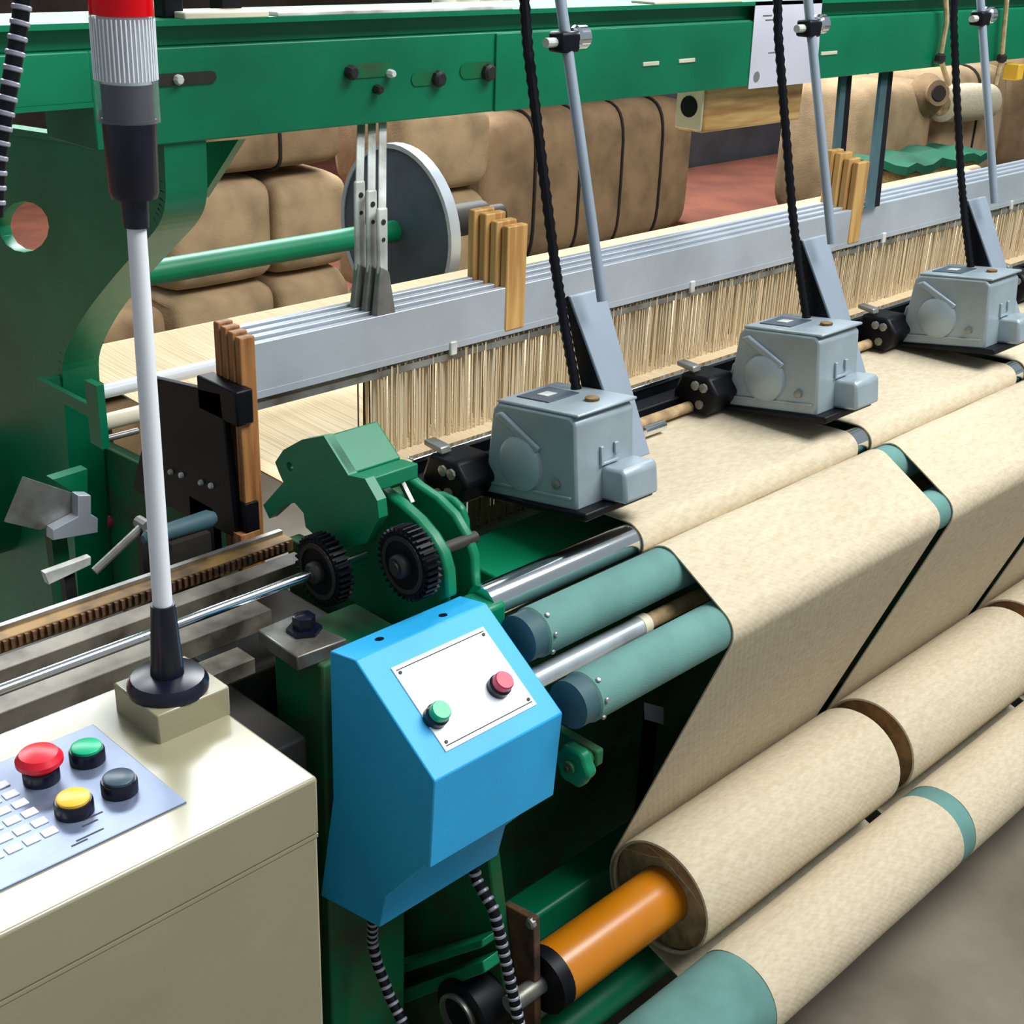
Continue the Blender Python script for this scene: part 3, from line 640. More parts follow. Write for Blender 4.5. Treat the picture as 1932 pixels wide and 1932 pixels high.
# hand wheel
HX = 1.045
hp_ = PX(1087, 1441, HX)
t = thing('hand_wheel', 'small green hand wheel right behind the blue switch box', 'hand wheel', (HX, hp_[1], hp_[2]))
pts = []
for i in range(40):
    a = 2 * math.pi * i / 40; r = 0.0265 + 0.0016 * math.cos(6 * a); pts.append((hp_[1] + r * math.cos(a), hp_[2] + r * math.sin(a)))
part('wheel', G().prism(pts, 'x', HX - 0.010, HX + 0.008), 'green', t, bevel=0.004)
part('hub', G().cyl((HX - 0.016, hp_[1], hp_[2]), (HX + 0.030, hp_[1], hp_[2]), 0.009, n=14), 'greend', t)
screw(t, (HX - 0.016, hp_[1], hp_[2]), (-1, 0, 0), 0.004, 'dark', 'screw')
part('support_arm', G().box(HX + 0.024, HX + 0.038, hp_[1] - 0.012, 1.203, hp_[2] - 0.012, hp_[2] + 0.012), 'greend', t, bevel=0.003)

# ================================================================== gear bracket
def c5(x, y): return (460 + x * 0.33126, 660 + y * 0.33126)
XG = 0.925
t = thing('gear_bracket', 'green cast bracket carrying two black gears above the switch box', 'bracket', (0.97, 1.15, 0.82))
lp = yz([c5(*p) for p in [(455, 490), (330, 512), (225, 570), (178, 640), (200, 700), (225, 755), (110, 885), (145, 962), (235, 880), (290, 872), (340, 930), (352, 1010), (450, 1100), (560, 1130), (700, 1100), (770, 960), (760, 860), (690, 735), (595, 715)]], XG)
hb = PX(*c5(262, 665), XG)
part('left_cheek', plate_with_holes(lp, [[(hb[1] + 0.0065 * math.cos(i * math.pi / 7), hb[2] + 0.0065 * math.sin(i * math.pi / 7)) for i in range(14)]], XG, XG + 0.014), 'green', t)
# bright cover: faces up between the cheeks
tl, tr = PX(*c5(455, 490), XG), None
cv = yz([c5(455, 490), c5(595, 715)], XG)
dirc = np.array(cv[1]) - np.array(cv[0]); nn = np.array([dirc[1], -dirc[0]]); nn /= np.linalg.norm(nn)
if nn[1] < 0: nn = -nn
part('cover_plate', G().prism([cv[0], cv[1], tuple(np.array(cv[1]) - nn * 0.01), tuple(np.array(cv[0]) - nn * 0.01)], 'x', XG + 0.0005, XG + 0.085), 'green', t, bevel=0.0025)
cv2 = yz([c5(595, 715), c5(690, 745)], XG)
part('cover_step', G().prism([cv2[0], cv2[1], (cv2[1][0], cv2[1][1] - 0.02), (cv2[0][0], cv2[0][1] - 0.02)], 'x', XG + 0.012, XG + 0.085), 'green', t, bevel=0.002)
def cheek(name, outer, x0, x1, m='green'):
    o = yz([c5(*p) for p in outer], x0)
    y0 = max(p[0] for p in o) + 0.10
    o = o + [(o[-1][0] + 0.012, o[-1][1] - 0.004), (o[-1][0] + 0.012, 0.80)]      # stays clear of the switch box and the roller clamp
    part(name, G().prism(o + [(y0, 0.80), (y0, o[0][1] - 0.03)], 'x', x0, x1), m, t, bevel=0.004)
cheek('right_cheek', [(690, 735), (780, 800), (880, 875), (980, 965), (1060, 1060), (1120, 1160), (1150, 1270), (1160, 1420)], 0.975, 0.993)
cheek('outer_cheek', [(890, 690), (985, 770), (1090, 840), (1190, 940), (1260, 1060), (1300, 1180), (1310, 1400)], 1.03, 1.045)
cheek('far_cheek', [(1110, 815), (1180, 850), (1230, 900), (1255, 980), (1262, 1060)], 1.085, 1.097)
part('spacer', G().cyl((XG + 0.01, 1.20, 0.955), (1.04, 1.20, 0.955), 0.012, n=14), 'greend', t)
part('mounting_boss', G().cyl((0.985, 1.19, 0.818), (1.012, 1.19, 0.818), 0.014, n=16), 'greend', t)
lk = [PX(*c5(845, 690), 1.0), PX(*c5(930, 860), 1.0)]
part('link_strip', G().prism([(lk[0][1], lk[0][2]), (lk[0][1] - 0.008, lk[0][2]), (lk[1][1] - 0.008, lk[1][2]), (lk[1][1], lk[1][2])], 'x', 1.0, 1.006), 'steel', t)
def gear(c, xa, xb, R, nteeth, hub):
    pts = []
    for i in range(nteeth):
        for k, rr in ((0, 0.86), (0.25, 0.86), (0.38, 1.0), (0.68, 1.0), (0.80, 0.86)):
            a = 2 * math.pi * (i + k) / nteeth; pts.append((c[0] + R * rr * math.cos(a), c[1] + R * rr * math.sin(a)))
    gg = part('gear', G().prism(pts, 'x', xa, xb), 'black', t, smooth=20)
    part('hub', G().lathe((xa - 0.012, c[0], c[1]), (1, 0, 0), [(0, hub * 0.8), (0.003, hub), (0.014, hub)], 18), 'dark', gg)
    part('face_recess', G().ring((xa - 0.002, c[0], c[1]), (xa + 0.001, c[0], c[1]), R * 0.78, R * 0.66, 28), 'dark', gg)
    return gg
g1 = PX(612, 1074, 0.895); g2 = PX(760, 1066, 0.93)
gear((g1[1], g1[2]), 0.885, 0.905, 0.047, 34, 0.014)
gear((g2[1], g2[2]), 0.930, 0.952, 0.047, 34, 0.015)
part('gear_axle', G().cyl((0.915, g2[1], g2[2]), (1.05, g2[1], g2[2]), 0.008, n=14), 'dark', t)
# shaft running out along the loom from the first gear
sa = pol(0, 0)
single('drive_shaft', G().cyl((0.30, g1[1], g1[2]), (0.96, g1[1], g1[2]), 0.0065, n=16), 'chrome', 'bright steel shaft running into the first black gear', 'shaft')
# bolted foot plate
fz = 0.845
fp = [PZ(uu, vv, fz) for uu, vv in ((485, 1188), (552, 1160), (655, 1205), (560, 1240))]
t = thing('foot_plate', 'dusty iron foot plate with a black hex bolt', 'plate', (0.9, 1.15, fz - 0.02))
part('plate', G().prism([(p[0], p[1]) for p in fp], 'z', fz - 0.02, fz), 'steel', t, bevel=0.002)
p = PZ(574, 1190, fz)
part('hex_bolt', G().lathe((p[0], p[1], fz - 0.001), (0, 0, 1), [(0, 0.022), (0.006, 0.022), (0.006, 0.014), (0.022, 0.014), (0.024, 0.010)], 6), 'navy', t)
part('pillar', G().box(0.82, 0.95, 1.10, 1.20, 0.0, fz - 0.019), 'greend', t, bevel=0.004)

# ================================================================== heddle guide (black) and its wood sliders
XH = 0.945
t = thing('frame_guide', 'black iron guide plate holding the ends of the heddle frames', 'guide plate', (XH, 1.5, 0.72))
part('guide_plate', G().prism(yz([(295, 708), (430, 738), (460, 1012), (262, 920), (290, 800)], XH), 'x', XH - 0.012, XH), 'black', t, bevel=0.002)
a = PY(428, 745, 1.425); b = PY(476, 800, 1.425)
part('guide_head', G().box(XH - 0.012, b[0] + 0.004, 1.425, 1.52, b[2], a[2]), 'black', t, bevel=0.003)
a = PY(455, 800, 1.432); b = PY(482, 945, 1.432)
part('wood_slider', G().box(a[0], b[0] + 0.002, 1.432, 1.446, b[2], a[2] + 0.004), 'woodd', t, bevel=0.001)
b2 = PY(483, 1000, 1.432); part('slider_shoe', G().box(a[0] - 0.002, b[0] + 0.004, 1.43, 1.448, b2[2], b[2]), 'black', t, bevel=0.001)
b3 = PY(483, 1040, 1.432); part('lower_block', G().box(a[0] - 0.012, b[0] + 0.004, 1.43, 1.448, b3[2] - 0.12, b2[2]), 'woodd', t, bevel=0.001)
part('guide_leg', G().box(XH - 0.012, XH + 0.0, 1.50, 1.56, 0.0, 0.86), 'black', t)
for (uu, vv) in ((324, 890), (344, 896), (381, 910), (400, 916)):
    p = PX(uu, vv, XH - 0.012); screw(t, p, (-1, 0, 0), 0.0045, 'whitem', 'bolt', 0.006)
# lease rods, held by a green plate on the column
part('rod_bracket', G().box(0.900, 0.912, 1.742, 1.778, 0.885, 0.986).box(0.902, 0.911, 1.775, 1.940, 0.926, 0.946).box(0.9112, 0.945, 1.926, 1.9395, 0.927, 0.945), 'green', loom)
for k, (u0, v0, u1, v1, r, m, lab) in enumerate([(186, 742, 400, 690, 0.011, 'white', 'white lease rod laid across behind the heddle frames'), (190, 795, 360, 760, 0.013, 'cream', 'pale cream lease rod below the white one'), (195, 830, 260, 812, 0.005, 'steel', 'thin steel rod below the cream lease rod')]):
    y = 1.76; p = PY(u0, v0, y); q1 = PY(u1, v1, y); zc = (p[2] + q1[2]) / 2
    single('lease_rod', G().cyl((0.905, y, zc), (q1[0] + 0.25 * (k == 0), y, zc), r, n=16), m, lab, 'rod')

# ================================================================== lifting straps
t0 = None
for k in range(3):
    y = FY[k] + 0.001; x = 1.178 + 0.018 * k * 0 - 0.0 + (2 - k) * -0.0
    x = float(PY(672 + 21 * (2 - k) * 0 + 21 * k * 0, 400, FY[0])[0])
    xs = float(PY([712, 692, 670][k], 420, FY[k])[0]); top = [1.262, 1.285, 1.296][k]
    t = thing('lifting_strap', ['pale metal lifting strap of the front heddle frame, lowest of three', 'middle pale metal lifting strap above the heddle frames', 'rear pale metal lifting strap of three under the beam'][k], 'strap', (xs, y, 1.1), 'pale heddle lifting straps')
    part('link_plate', G().box(xs, xs + 0.018, y - 0.0035, y + 0.0035, 1.166, top), 'whitem', t, bevel=0.003)
    part('eye', G().cyl((xs + 0.009, y - 0.0045, top - 0.02), (xs + 0.009, y + 0.002, top - 0.02), 0.004, n=10), 'dark', t)
    part('eye', G().cyl((xs + 0.009, y - 0.0045, top - 0.045), (xs + 0.009, y + 0.002, top - 0.045), 0.003, n=10), 'dark', t)
    yt_ = BY + 0.03 + 0.01 * k; xt_ = float(PY([722, 702, 682][k], 240, yt_)[0]); zb_ = top - 0.012
    part('upper_strap', G().hexa([(xs + 0.003, y - 0.001, zb_), (xs + 0.016, y - 0.001, zb_), (xs + 0.016, y + 0.001, zb_), (xs + 0.003, y + 0.001, zb_)],
                                 [(xt_ - 0.007, yt_ - 0.001, 1.359), (xt_ + 0.007, yt_ - 0.001, 1.359), (xt_ + 0.007, yt_ + 0.001, 1.359), (xt_ - 0.007, yt_ + 0.001, 1.359)]), 'whitem', t)
    part('clamp', G().prism([(xs - 0.008, 1.106 + 0.004 * k), (xs + 0.030, 1.106 + 0.004 * k), (xs + 0.018, 1.17), (xs + 0.002, 1.18)], 'y', y - 0.006, y + 0.006), 'steel', t, bevel=0.002)
# strap head box that hangs under the beam
part('strap_head', G().box(1.12, 1.30, BY - 0.13, BY + 0.01, 1.40, 1.47), 'green', loom) if False else None
for k, (pa, pb, w, yt, yb) in enumerate([((1590, 140), (1576, 305), 0.022, 1.60, 1.53), ((1668, 130), (1640, 392), 0.028, 1.60, 1.436)]):
    a = PY(*pa, yt); b = PY(*pb, yb); a[2] = max(a[2], 1.360)
    def q4(c, x0, x1, d0, d1): return [(c[0] + x0, c[1] + d0, c[2]), (c[0] + x1, c[1] + d0, c[2]), (c[0] + x1, c[1] + d1, c[2]), (c[0] + x0, c[1] + d1, c[2])]
    t = thing('hanger_bar', ['slim teal hanger bar under the beam beside the wooden block', 'wide dark teal hanger bar reaching down to the front heddle frame'][k], 'bar', b)
    part('bar', G().hexa(q4(b, -w / 2, w / 2, -0.004, 0.004), q4(a, -w / 2, w / 2, -0.004, 0.004)), 'tealbar', t)
    part('bar_edge', G().hexa(q4(b, w / 2, w / 2 + 0.022, -0.003, 0.012), q4(a, w / 2, w / 2 + 0.022, -0.003, 0.012)), 'black', t)
# wooden block under the beam
a = PY(1300, 178, 1.62); zt_ = 1.3585
t = thing('wooden_block', 'pale wooden block with a drilled end fixed under the beam', 'wood block', (a[0] + 0.15, 1.62, 1.27))
x0 = float(PY(1318, 200, 1.60)[0]); x1 = float(PY(1480, 200, 1.6)[0]) + 0.04
part('block', G().box(x0, x1, 1.585, 1.655, 1.272, zt_), 'woodx', t, bevel=0.006)
part('end_face', G().box(x0 - 0.003, x0 + 0.001, 1.588, 1.652, 1.276, 1.354), 'cream', t, bevel=0.002)
part('bore', G().cyl((x0 - 0.0045, 1.62, 1.318), (x0 + 0.002, 1.62, 1.318), 0.020, n=16), 'black', t)

# notice on the beam
t = thing('paper_notice', 'white paper notice taped to the green beam', 'notice', (2.1, BY - 0.006, 1.35))
pq = [PY(uu, vv, BY - 0.006) for uu, vv in ((1426, 2), (1552, -4), (1540, 155), (1412, 168))]
g = G().add([tuple(p) for p in pq] + [(p[0], p[1] + 0.0012, p[2]) for p in pq], [(0, 1, 2, 3), (7, 6, 5, 4), (0, 4, 5, 1), (1, 5, 6, 2), (2, 6, 7, 3), (3, 7, 4, 0)])
part('sheet', g, 'paper', t)
p = PY(1428, 145, BY - 0.007); part('stamp', G().cyl((p[0], BY - 0.0066, p[2]), (p[0], BY - 0.0055, p[2]), 0.010, n=16), 'steel', t)
for (uu, vv, w) in ((1440, 30, 0.03), (1445, 38, 0.04), (1530, 60, 0.02), (1450, 100, 0.03)):
    p = PY(uu, vv, BY - 0.007); part('print_line', G().box(p[0], p[0] + w, BY - 0.0064, BY - 0.0058, p[2] - 0.001, p[2] + 0.001), 'steel', t)

# things on the beam top
for (u0, u1, m, lab, h) in ((345, 505, 'cream', 'narrow cream strip on the beam top beside the signal tower', 0.018), (520, 965, 'whitem', 'long pale strip on the beam top', 0.014), (1230, 1395, 'cream', 'cream strip on the beam top left of the paper notice', 0.012)):
    xa = float(PY(u0, 30, BY)[0]); xb = float(PY(u1, 25, BY)[0])
    single('beam_strip', G().box(xa, xb, BY - 0.004, BY + 0.05, 1.508, 1.508 + h * 0.5), m, lab, 'strip', bevel=0.002)  # thin pale strip along the beam's front top edge
xa = float(PY(300, 10, BY + 0.03)[0])
single('terminal_block', G().box(xa, xa + 0.030, BY + 0.02, BY + 0.06, 1.508, 1.56), 'black', 'black terminal block standing on the beam behind the signal tower', 'terminal block', bevel=0.003)
for k in range(7):
    xa = 1.62 + k * 0.055
    single('yarn_cone', G().lathe((xa, BY + 0.22, 1.36), (0, 0, 1), [(0, 0.03), (0.01, 0.032), (0.15, 0.020), (0.165, 0.012)], 18), 'cream', 'cream yarn package standing in a row behind the beam', 'yarn package', 'yarn packages behind the beam')
single('package_shelf', G().box(1.2, 2.3, BY + 0.125, BY + 0.30, 1.345, 1.361), 'alu', 'grey shelf behind the beam under the yarn packages', 'shelf')

# ================================================================== warp beam with flange
fc = PY(690, 475, 2.30); fx = float(fc[0]) + 0.19
t = thing('warp_beam', 'green warp beam tube with a blue grey disc flange', 'warp beam', (fx, 2.30, fc[2]))
part('tube', G().cyl((1.05, 2.42, fc[2]), (fx, 2.42, fc[2]), 0.026, n=24), 'green', t)
part('flange', G().lathe((fx - 0.004, 2.42, fc[2]), (1, 0, 0), [(0, 0.185), (0.004, 0.198), (0.02, 0.198)], 48), 'lilac', t)
part('rim', G().ring((fx - 0.006, 2.42, fc[2]), (fx + 0.024, 2.42, fc[2]), 0.203, 0.192, 48), 'alu', t)
part('spindle', G().lathe((fx + 0.016, 2.42, fc[2]), (1, 0, 0), [(0, 0.04), (0.27, 0.04), (0.27, 0.024), (0.335, 0.024)], 20), 'dark', t)
part('stand', G().box(1.02, 1.06, 2.37, 2.47, 0, fc[2]), 'greend', t)
part('stand', G().box(fx + 0.10, fx + 0.14, 2.37, 2.47, 0, fc[2]), 'greend', t)

# ================================================================== bales behind
def bale(x0, x1, y0, z0, z1, m, lab, straps=2, depth=0.42, r=0.05, cat='bale', strap_w=0.012, grp='jute bales stacked behind the loom'):
    w = x1 - x0
    if straps: z0 += strap_w / 2 + 0.003; z1 -= strap_w / 2 + 0.003
    h = z1 - z0
    t = thing('jute_bale', lab, cat, ((x0 + x1) / 2, y0 + depth / 2, z0), grp)
    g = G(); prof = []
    cx_, cz_ = y0 + depth / 2, z0 + h / 2
    N = 32; xs = [0, 0.03, 0.1, 0.3, 0.5, 0.7, 0.9, 0.97, 1.0]; sc = [0.80, 0.93, 0.985, 1, 1.0, 1, 0.985, 0.93, 0.80]
    sd = random.random() * 9
    v = []; f = []
    for i, s_ in enumerate(xs):
        for k in range(N):
            a = 2 * math.pi * k / N; ca, sa_ = math.cos(a), math.sin(a); p = 0.42
            yy = math.copysign(abs(ca) ** p, ca) * depth / 2 * sc[i]; zz = math.copysign(abs(sa_) ** p, sa_) * h / 2 * sc[i]
            j = 1 + 0.005 * math.sin(3 * a + sd + i)
            v.append((x0 + w * s_ + 0.004 * math.sin(a * 4 + sd), cx_ + yy * j, cz_ + zz * (j if zz > 0 else 1)))
    for i in range(len(xs) - 1):
        for k in range(N): f.append((i * N + k, i * N + (k + 1) % N, (i + 1) * N + (k + 1) % N, (i + 1) * N + k))
    f += [list(range(N))[::-1], [(len(xs) - 1) * N + k for k in range(N)]]
    part('sack_body', g.add(v, f), m, t, smooth=80)
    for q_ in range(straps):
        xc = x0 + w * (q_ + 1) / (straps + 1); ring = []
        for k in range(N + 1):
            a = 2 * math.pi * k / N; ca, sa_ = math.cos(a), math.sin(a); p = 0.42
            ring.append((xc, cx_ + math.copysign(abs(ca) ** p, ca) * (depth / 2 + 0.003), cz_ + math.copysign(abs(sa_) ** p, sa_) * (h / 2 + 0.003)))
        part('tie_band', G().tube(ring, strap_w / 2, 6), 'strap', t)
    return t
YB = 3.4
def bx_(u0, v0, u1, v1): a = PY(u0, v0, YB); b = PY(u1, v1, YB); return float(a[0]), float(b[0]), float(a[2]), float(b[2])
# visible stack columns: (x0, x1, z boundaries from floor, material, straps)
def column(x0, x1, zs_, m, straps, y, labs_):
    for i in range(len(zs_) - 1): bale(x0, x1, y, zs_[i], zs_[i + 1], m, labs_[i], straps)
xA0, xA1 = bx_(350, 470, 515, 345)[0], bx_(350, 470, 518, 345)[1]
ztopA = float(PY(430, 345, YB)[2])
column(1.55, 2.02, [0, 0.28, 0.55], 'burlap', 1, YB, ['bottom burlap bale seen past the side wall', 'burlap bale on top of the stack past the side wall'])
column(2.05, xA1, [0, 0.28, 0.56, ztopA], 'burlapl', 0, YB, ['plain pale bale at the bottom below the warp beam tube', 'plain pale bale just below the warp beam tube', 'plain pale bale just above the warp beam tube'])
column(xA1 + 0.015, 2.70, [0, 0.28, 0.56, ztopA - 0.015], 'burlapl', 0, YB, ['bottom pale bale behind the blue grey disc', 'middle pale bale behind the blue grey disc', 'upper pale bale left of the blue grey disc'])
bale(2.18, 2.68, YB, ztopA + 0.002, ztopA + 0.20, 'burlap', 'brown bale with one dark band lying on two pale bales', 1)
bale(2.05, 2.75, YB + 0.3, ztopA + 0.20, ztopA + 0.40, 'burlap', 'brown bale topmost behind the banded bale', 1)
column(2.90, 3.29, [0, 0.40, 0.76, 1.06], 'burlapl', 0, YB - 0.05, ['bottom tan bale of the tall plain stack', 'middle tan bale of the tall plain stack', 'top tan bale of the tall plain stack'])
column(3.31, 4.52, [0, 0.42, 1.0], 'burlap', 4, YB, ['wide brown bale below the banded brown bale', 'wide brown bale with four dark bands next to the tall plain stack'])
bale(3.5, 4.6, YB + 0.05, 1.002, 1.25, 'burlap', 'brown bale on top of the wide banded bale', 2)
# red brown platform and blocks added in place of deep shadow behind it
single('low_platform', G().box(4.58, 7.6, 3.35, 4.3, 0.0, 0.46), 'redfloor', 'low red brown platform beside the wide banded bale', 'platform', bevel=0.01)
for k_, (xa_, lab_) in enumerate(((4.9, 'grey block added for shade behind the red platform'), (6.6, 'second grey block added for shade behind the red platform'))):
    single('added_shade_block', G().box(xa_, xa_ + 1.65, 4.35, 5.2, 0.0, 1.25), 'shade_grey', lab_, 'crate', bevel=0.03)  # added grey block standing where there is only deep shadow
# sacks at the far right
YS = 2.75
bale(4.75, 5.3, YS, 0, 0.52, 'burlapl', 'bottom pale sack under the roped sacks at the far end', 0)
bale(4.72, 5.25, YS, 0.52, 1.08, 'burlapl', 'bulging pale jute sack with a roped neck at the far end', 0)
bale(5.32, 5.95, YS, 0, 0.60, 'burlapl', 'lower pale sack beside the roped sack', 1)
bale(5.30, 5.9, YS, 0.60, 1.12, 'burlapl', 'upper pale sack beside the roped sack', 1)
bale(6.0, 6.7, YS, 0, 0.60, 'burlap', 'lower brown sack at the far end of the sack row', 1)
bale(6.0, 6.75, YS, 0.60, 1.15, 'burlap', 'upper brown sack at the far end of the sack row', 1)
a = PY(1775, 196, 2.72)
t = thing('sack_roll', 'short rolled cream sack tied against the pale jute sacks', 'sack roll', (a[0], 2.72, a[2] - 0.08))
part('roll', G().lathe((float(a[0]), 2.72, float(a[2])), (1, -0.05, -0.03), [(0, 0.05), (0.01, 0.072), (0.2, 0.078), (0.36, 0.072), (0.38, 0.05)], 24), 'jute', t)
part('roll_end', G().lathe((float(a[0]) - 0.002, 2.72, float(a[2])), (1, -0.05, -0.03), [(0, 0.045), (0.01, 0.045)], 20), 'jute_end', t)
a = PY(1768, 178, 2.70)
t = thing('tied_sack_neck', 'dark tied sack neck sticking out beside the cream sack roll', 'sack neck', (a[0], 2.70, a[2] - 0.05))
part('neck', G().lathe((float(a[0]) + 0.03, 2.76, float(a[2]) - 0.01), (-0.5, -0.85, 0.2), [(0, 0.085), (0.03, 0.07), (0.06, 0.045), (0.085, 0.05)], 18), 'burlap', t)
part('mouth', G().lathe((float(a[0]) - 0.015, 2.685, float(a[2]) + 0.007), (-0.5, -0.85, 0.2), [(0, 0.032), (0.004, 0.03)], 16), 'strap', t)
ta = PY(1690, 312, 2.5); tb = PY(1835, 330, 2.5)
g = G(); nx_, ny_ = 10, 5; v = []; f = []
for i in range(nx_ + 1):
    for j in range(ny_ + 1):
        v.append((float(ta[0]) + (float(tb[0]) - float(ta[0])) * i / nx_, 2.45 + 0.25 * j / ny_, float(ta[2]) + 0.012 * math.sin(i * 1.9) * math.cos(j * 1.4) + 0.01 * (j == 2)))
n0 = len(v); v += [(p[0], p[1], p[2] - 0.03) for p in v]
W_ = ny_ + 1
for i in range(nx_):
    for j in range(ny_):
        a_ = i * W_ + j; f.append((a_, a_ + W_, a_ + W_ + 1, a_ + 1)); f.append((n0 + a_, n0 + a_ + 1, n0 + a_ + W_ + 1, n0 + a_ + W_))
for i in range(nx_):
    for j in (0, ny_): a_ = i * W_ + j; f.append((a_, a_ + W_, n0 + a_ + W_, n0 + a_))
for j in range(ny_):
    for i in (0, nx_): a_ = i * W_ + j; f.append((a_, a_ + 1, n0 + a_ + 1, n0 + a_))
single('green_tarp', g.add(v, f), 'gcloth', 'crumpled green tarpaulin lying beyond the heddle frames', 'tarpaulin', smooth=60)
single('tarp_crate', G().box(float(ta[0]) + 0.02, float(tb[0]) - 0.02, 2.47, 2.69, 0.0, float(ta[2]) - 0.028), 'woodx', 'wooden crate under the green tarpaulin', 'crate', bevel=0.005)
# ropes hanging over the beam
for k, pts in enumerate([[(1782, -60), (1786, 40), (1774, 110), (1790, 160)], [(1905, -60), (1895, 50), (1890, 110), (1878, 160)]]):
    path = [PY(uu, vv, BY - 0.02) for uu, vv in pts]; t = thing('hanging_rope', ['pale rope hanging over the beam beside the last arm', 'pale rope hanging over the beam beyond the last arm'][k], 'rope', path[-1])
    part('cord', G().tube(path, 0.006, 8), 'rope', t)
    kp = path[2]; part('knot', G().lathe((kp[0], kp[1], kp[2] - 0.012), (0, 0, 1), [(0, 0.004), (0.006, 0.012), (0.018, 0.012), (0.024, 0.004)], 10), 'strap', t)
p = PY(1918, 135, BY - 0.02)
single('yellow_tag', G().box(p[0] - 0.012, p[0] + 0.02, BY - 0.03, BY + 0.01, p[2] - 0.02, p[2] + 0.018), 'ybut', 'small yellow tag under the beam at the far rope', 'tag', bevel=0.003)

# ================================================================== left end: rails, trays, clutter
def xbar(name, theta, y, x0, x1, w, h, m, lab, cat='rail', bevel=0.001):
    z = CAM[2] - y * math.tan(math.radians(theta)); return single(name, G().box(x0, x1, y, y + w, z - h, z), m, lab, cat, bevel=bevel)
t = thing('toothed_rack', 'rusty toothed rack rail running along the loom bed', 'rack', (0.5, 1.36, 0.83))
zr = CAM[2] - 1.36 * math.tan(math.radians(30.4))
part('rack_bar', G().box(0.10, 0.97, 1.36, 1.385, zr - 0.018, zr), 'rack', t, bevel=0.001)
part('rack_edge', G().box(0.10, 0.97, 1.384, 1.392, zr - 0.012, zr + 0.004), 'steel', t)
x = 0.12; gt = G(); cnt = 0
while x < 0.96: gt.box(x, x + 0.004, 1.355, 1.3605, zr - 0.012, zr - 0.001); x += 0.009
part('rack_teeth', gt, 'rust', t, stuff=True)
xbar('bed_rail', 31.6, 1.30, 0.08, 0.95, 0.03, 0.02, 'bed', 'worn grey bed rail next to the toothed rack')
xbar('bed_rail', 33.3, 1.20, 0.08, 0.82, 0.05, 0.025, 'bed', 'wide worn bed rail below the bright shaft')
xbar('bed_rail', 35.2, 1.12, 0.06, 0.74, 0.035, 0.02, 'bed', 'worn bed rail just behind the beige cabinet')
part('bed_casting', G().box(0.0, 0.78, 1.08, 1.52, 0.0, 0.755).box(0.78, 0.985, 1.24, 1.425, 0.55, 0.755).box(0.78, 0.925, 1.425, 1.57, 0.55, 0.755), 'dark', loom, bevel=0.004)
gc = PX(-25, 930, 0.93)
part('gear_cover', G().lathe((0.80, gc[1], gc[2]), (1, 0, 0), [(0, 0.05), (0.012, 0.10), (0.03, 0.115), (0.14, 0.115)], 32), 'green', loom)
for (x, y) in ((0.44, 1.17), (0.52, 1.26), (0.66, 1.17), (0.36, 1.13)):
    pass
# grey feeder trays on the column
t = thing('feeder_tray', 'grey sheet metal tray bracket in front of the green column', 'tray', PY(110, 1010, 1.62))
def quadplate(pts, y, th=0.004):
    a = [PY(uu, vv, y) for uu, vv in pts]; n = len(a); g = G()
    return g.add([tuple(p) for p in a] + [(p[0], p[1] + th, p[2]) for p in a], [list(range(n))[::-1], list(range(n, 2 * n))] + [(i, (i + 1) % n, n + (i + 1) % n, n + i) for i in range(n)])
part('tray_face', quadplate([(45, 900), (150, 935), (150, 970), (75, 1000), (10, 985)], 1.66), 'steel', t)
part('tray_lip', quadplate([(148, 935), (172, 935), (172, 972), (185, 978), (185, 1005), (100, 1020), (100, 1000), (148, 975)], 1.64, 0.02), 'alu', t, bevel=0.001)
part('tray_arm', quadplate([(100, 905), (165, 885), (165, 930), (150, 935)], 1.68, 0.02), 'green', t)
part('tray_post', G().box(*(lambda p: (p[0] - 0.012, p[0] + 0.012))(PY(110, 1000, 1.68)), 1.68, 1.70, 0.0, float(PY(110, 990, 1.68)[2])), 'greend', t)
t = thing('lever_bracket', 'pale steel lever bar below the grey tray', 'lever', PY(130, 1080, 1.55))
part('lever_bar', quadplate([(84, 1082), (172, 1050), (172, 1066), (92, 1104)], 1.55, 0.012), 'whitem', t, bevel=0.001)
part('lever_post', G().box(*(lambda p: (p[0] - 0.008, p[0] + 0.008))(PY(130, 1075, 1.56)), 1.56, 1.575, 0.0, float(PY(130, 1070, 1.56)[2])), 'dark', t)
a = PY(178, 1078, 1.50); b = PY(272, 990, 1.50)
t = thing('link_rod', 'slanting steel link rod beside the white pole', 'rod', a)
part('rod', G().cyl(a, b, 0.006, n=10), 'steel', t)
part('rod_end', G().cyl(np.array(b) - [0, 0.01, 0], np.array(b) + [0, 0.014, 0], 0.009, n=10), 'steel', t)
part('post', G().box(b[0] - 0.006, b[0] + 0.006, 1.502, 1.514, 0.74, b[2]), 'dark', t)
p = PX(203, 985, 1.0); single('red_cap', G().lathe((0.998, p[1], p[2]), (1, 0, 0), [(0, 0.008), (0.004, 0.010), (0.014, 0.010), (0.018, 0.006)], 12), 'redd', 'small red plastic cap by the green column', 'cap')
p = PY(375, 1000, 1.40)
t = thing('teal_cylinder', 'dusty teal cylinder under the black guide plate', 'cylinder', (p[0], 1.42, 0.76))
part('shell', G().lathe((p[0] - 0.06, 1.44, p[2] - 0.01), (1, 0, 0), [(0, 0.006), (0.006, 0.011), (0.10, 0.013), (0.11, 0.008)], 20), 'tealbar', t)
part('stand', G().box(p[0] - 0.03, p[0] + 0.03, 1.42, 1.46, 0.754, p[2] - 0.02), 'dark', t)
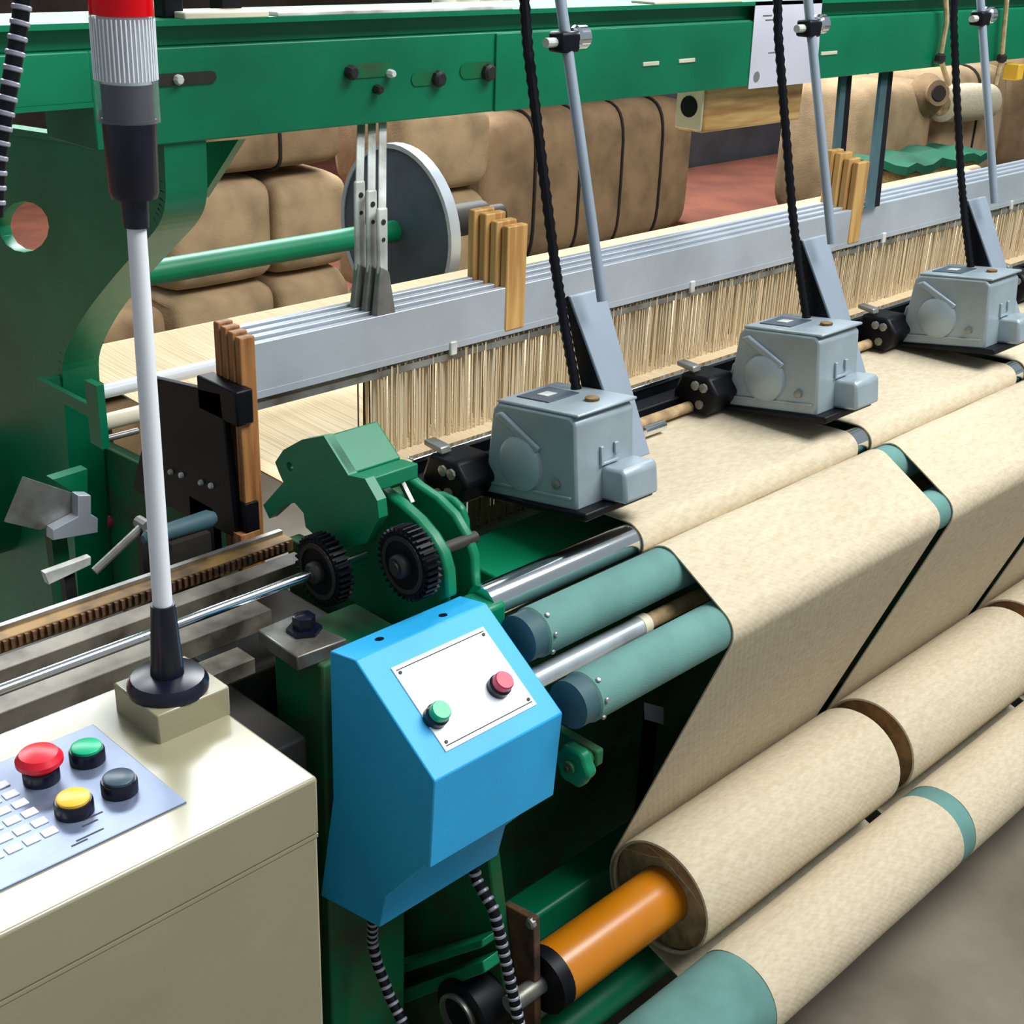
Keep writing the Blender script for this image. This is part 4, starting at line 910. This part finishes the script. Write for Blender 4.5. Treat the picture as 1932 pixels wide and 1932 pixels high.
for k, (uu, vv, s_) in enumerate(((330, 1040, 0.03), (420, 1075, 0.025), (395, 1110, 0.02))):
    p = PZ(uu, vv, 0.79); p[0] -= 0.006; single('bed_fitting', G().box(p[0] - s_, p[0] + s_, p[1] - s_ * 0.6, p[1] + s_ * 0.6, 0.75, 0.80 + 0.01 * k), ['greend', 'steel', 'greend'][k], ['dirty green fitting on the bed under the guide plate', 'grey fitting on the bed by the rack', 'low green fitting on the bed by the rack'][k], 'fitting', bevel=0.004)
# dark upright next to the image edge: ribbed hose
path = [PY(uu, vv, 1.15) for uu, vv in ((48, -60), (38, 40), (24, 130), (8, 220), (-4, 300), (-10, 420))]
hp = []
for k in range(len(path) - 1):
    for j in range(10): hp.append(path[k] + (path[k + 1] - path[k]) * j / 10)
def hose(name, pts, r, lab, cat='hose'):
    P = [np.array(p, float) for p in pts]; L_ = sum(np.linalg.norm(P[i + 1] - P[i]) for i in range(len(P) - 1))
    t = thing(name, lab, cat, P[-1]); part('hose_core', G().tube(P, r * 0.86, 12), 'black', t)
    g = G(); d_acc = 0; step = r * 1.5; nxt = step / 2
    for i in range(len(P) - 1):
        sg = np.linalg.norm(P[i + 1] - P[i]); d = (P[i + 1] - P[i]) / sg
        while nxt <= d_acc + sg:
            c = P[i] + d * (nxt - d_acc); g.lathe(c - d * r * 0.32, d, [(0, r * 0.8), (r * 0.16, r), (r * 0.48, r), (r * 0.64, r * 0.8)], 12, cap=False); nxt += step
        d_acc += sg
    part('hose_ribs', g, 'ribs', t, stuff=True); return t
M['ribs'] = mat('pale_hose_rib', (150, 152, 166), 0.35, 0.2, var=0.1)
hose('ribbed_cable_hose', hp, 0.0085, 'black and silver ribbed hose hanging at the far left of the beam')
pa = [np.array([0.965, 0.992, 0.540]), np.array([0.965, 0.975, 0.500])] + [PX(uu, vv, 0.965) for uu, vv in ((931, 1715), (942, 1760), (960, 1840), (975, 1910), (990, 1990), (1005, 2080), (1015, 2160))]
hose('ribbed_cable_hose', pa, 0.0085, 'ribbed cable hose leaving the blue box beside the rusty arm')
pa = [np.array([0.842, 1.035, 0.535])] + [PX(uu, vv, 0.86) for uu, vv in ((702, 1775), (712, 1820), (735, 1880), (765, 1940), (790, 2010), (810, 2090))]
hose('ribbed_cable_hose', pa, 0.0080, 'ribbed cable hose curving from the lower left corner of the blue box')

# ================================================================== lower front: rusty arm, ring, green rails
t = thing('roll_arm', 'rusty flat iron arm holding the orange core tube', 'arm', (0.97, 0.95, 0.0))
part('arm_plate', G().prism(yz([(950, 1705), (1008, 1735), (1012, 1960)], 1.03) + [(0.905, 0.0), (0.985, 0.0), (0.988, 0.17)], 'x', 1.029, 1.041), 'rust', t, bevel=0.002)
p = PX(1002, 1742, 1.029); screw(t, p, (-1, 0, 0), 0.008, 'steel', 'bolt', 0.006)
part('arm_foot', G().box(1.029, 1.065, 0.86, 1.0, 0.0, 0.05), 'dark', t)
p = PX(882, 1905, 0.97)
t = thing('brake_drum', 'black brake drum with steel ring below the blue box', 'brake drum', (0.97, p[1], p[2] - 0.05))
part('drum', G().lathe((0.955, p[1], p[2]), (1, 0, 0), [(0, 0.045), (0.004, 0.05), (0.06, 0.05)], 32), 'black', t)
part('ring', G().ring((0.948, p[1], p[2]), (0.955, p[1], p[2]), 0.034, 0.029, 28), 'steel', t)
z2 = pol(57.6, 1.78)
single('front_rail', G().cyl((1.03, z2[0], z2[1]), (4.5, z2[0], z2[1]), 0.030, n=20), 'green', 'green round rail below the orange core tube', 'rail')
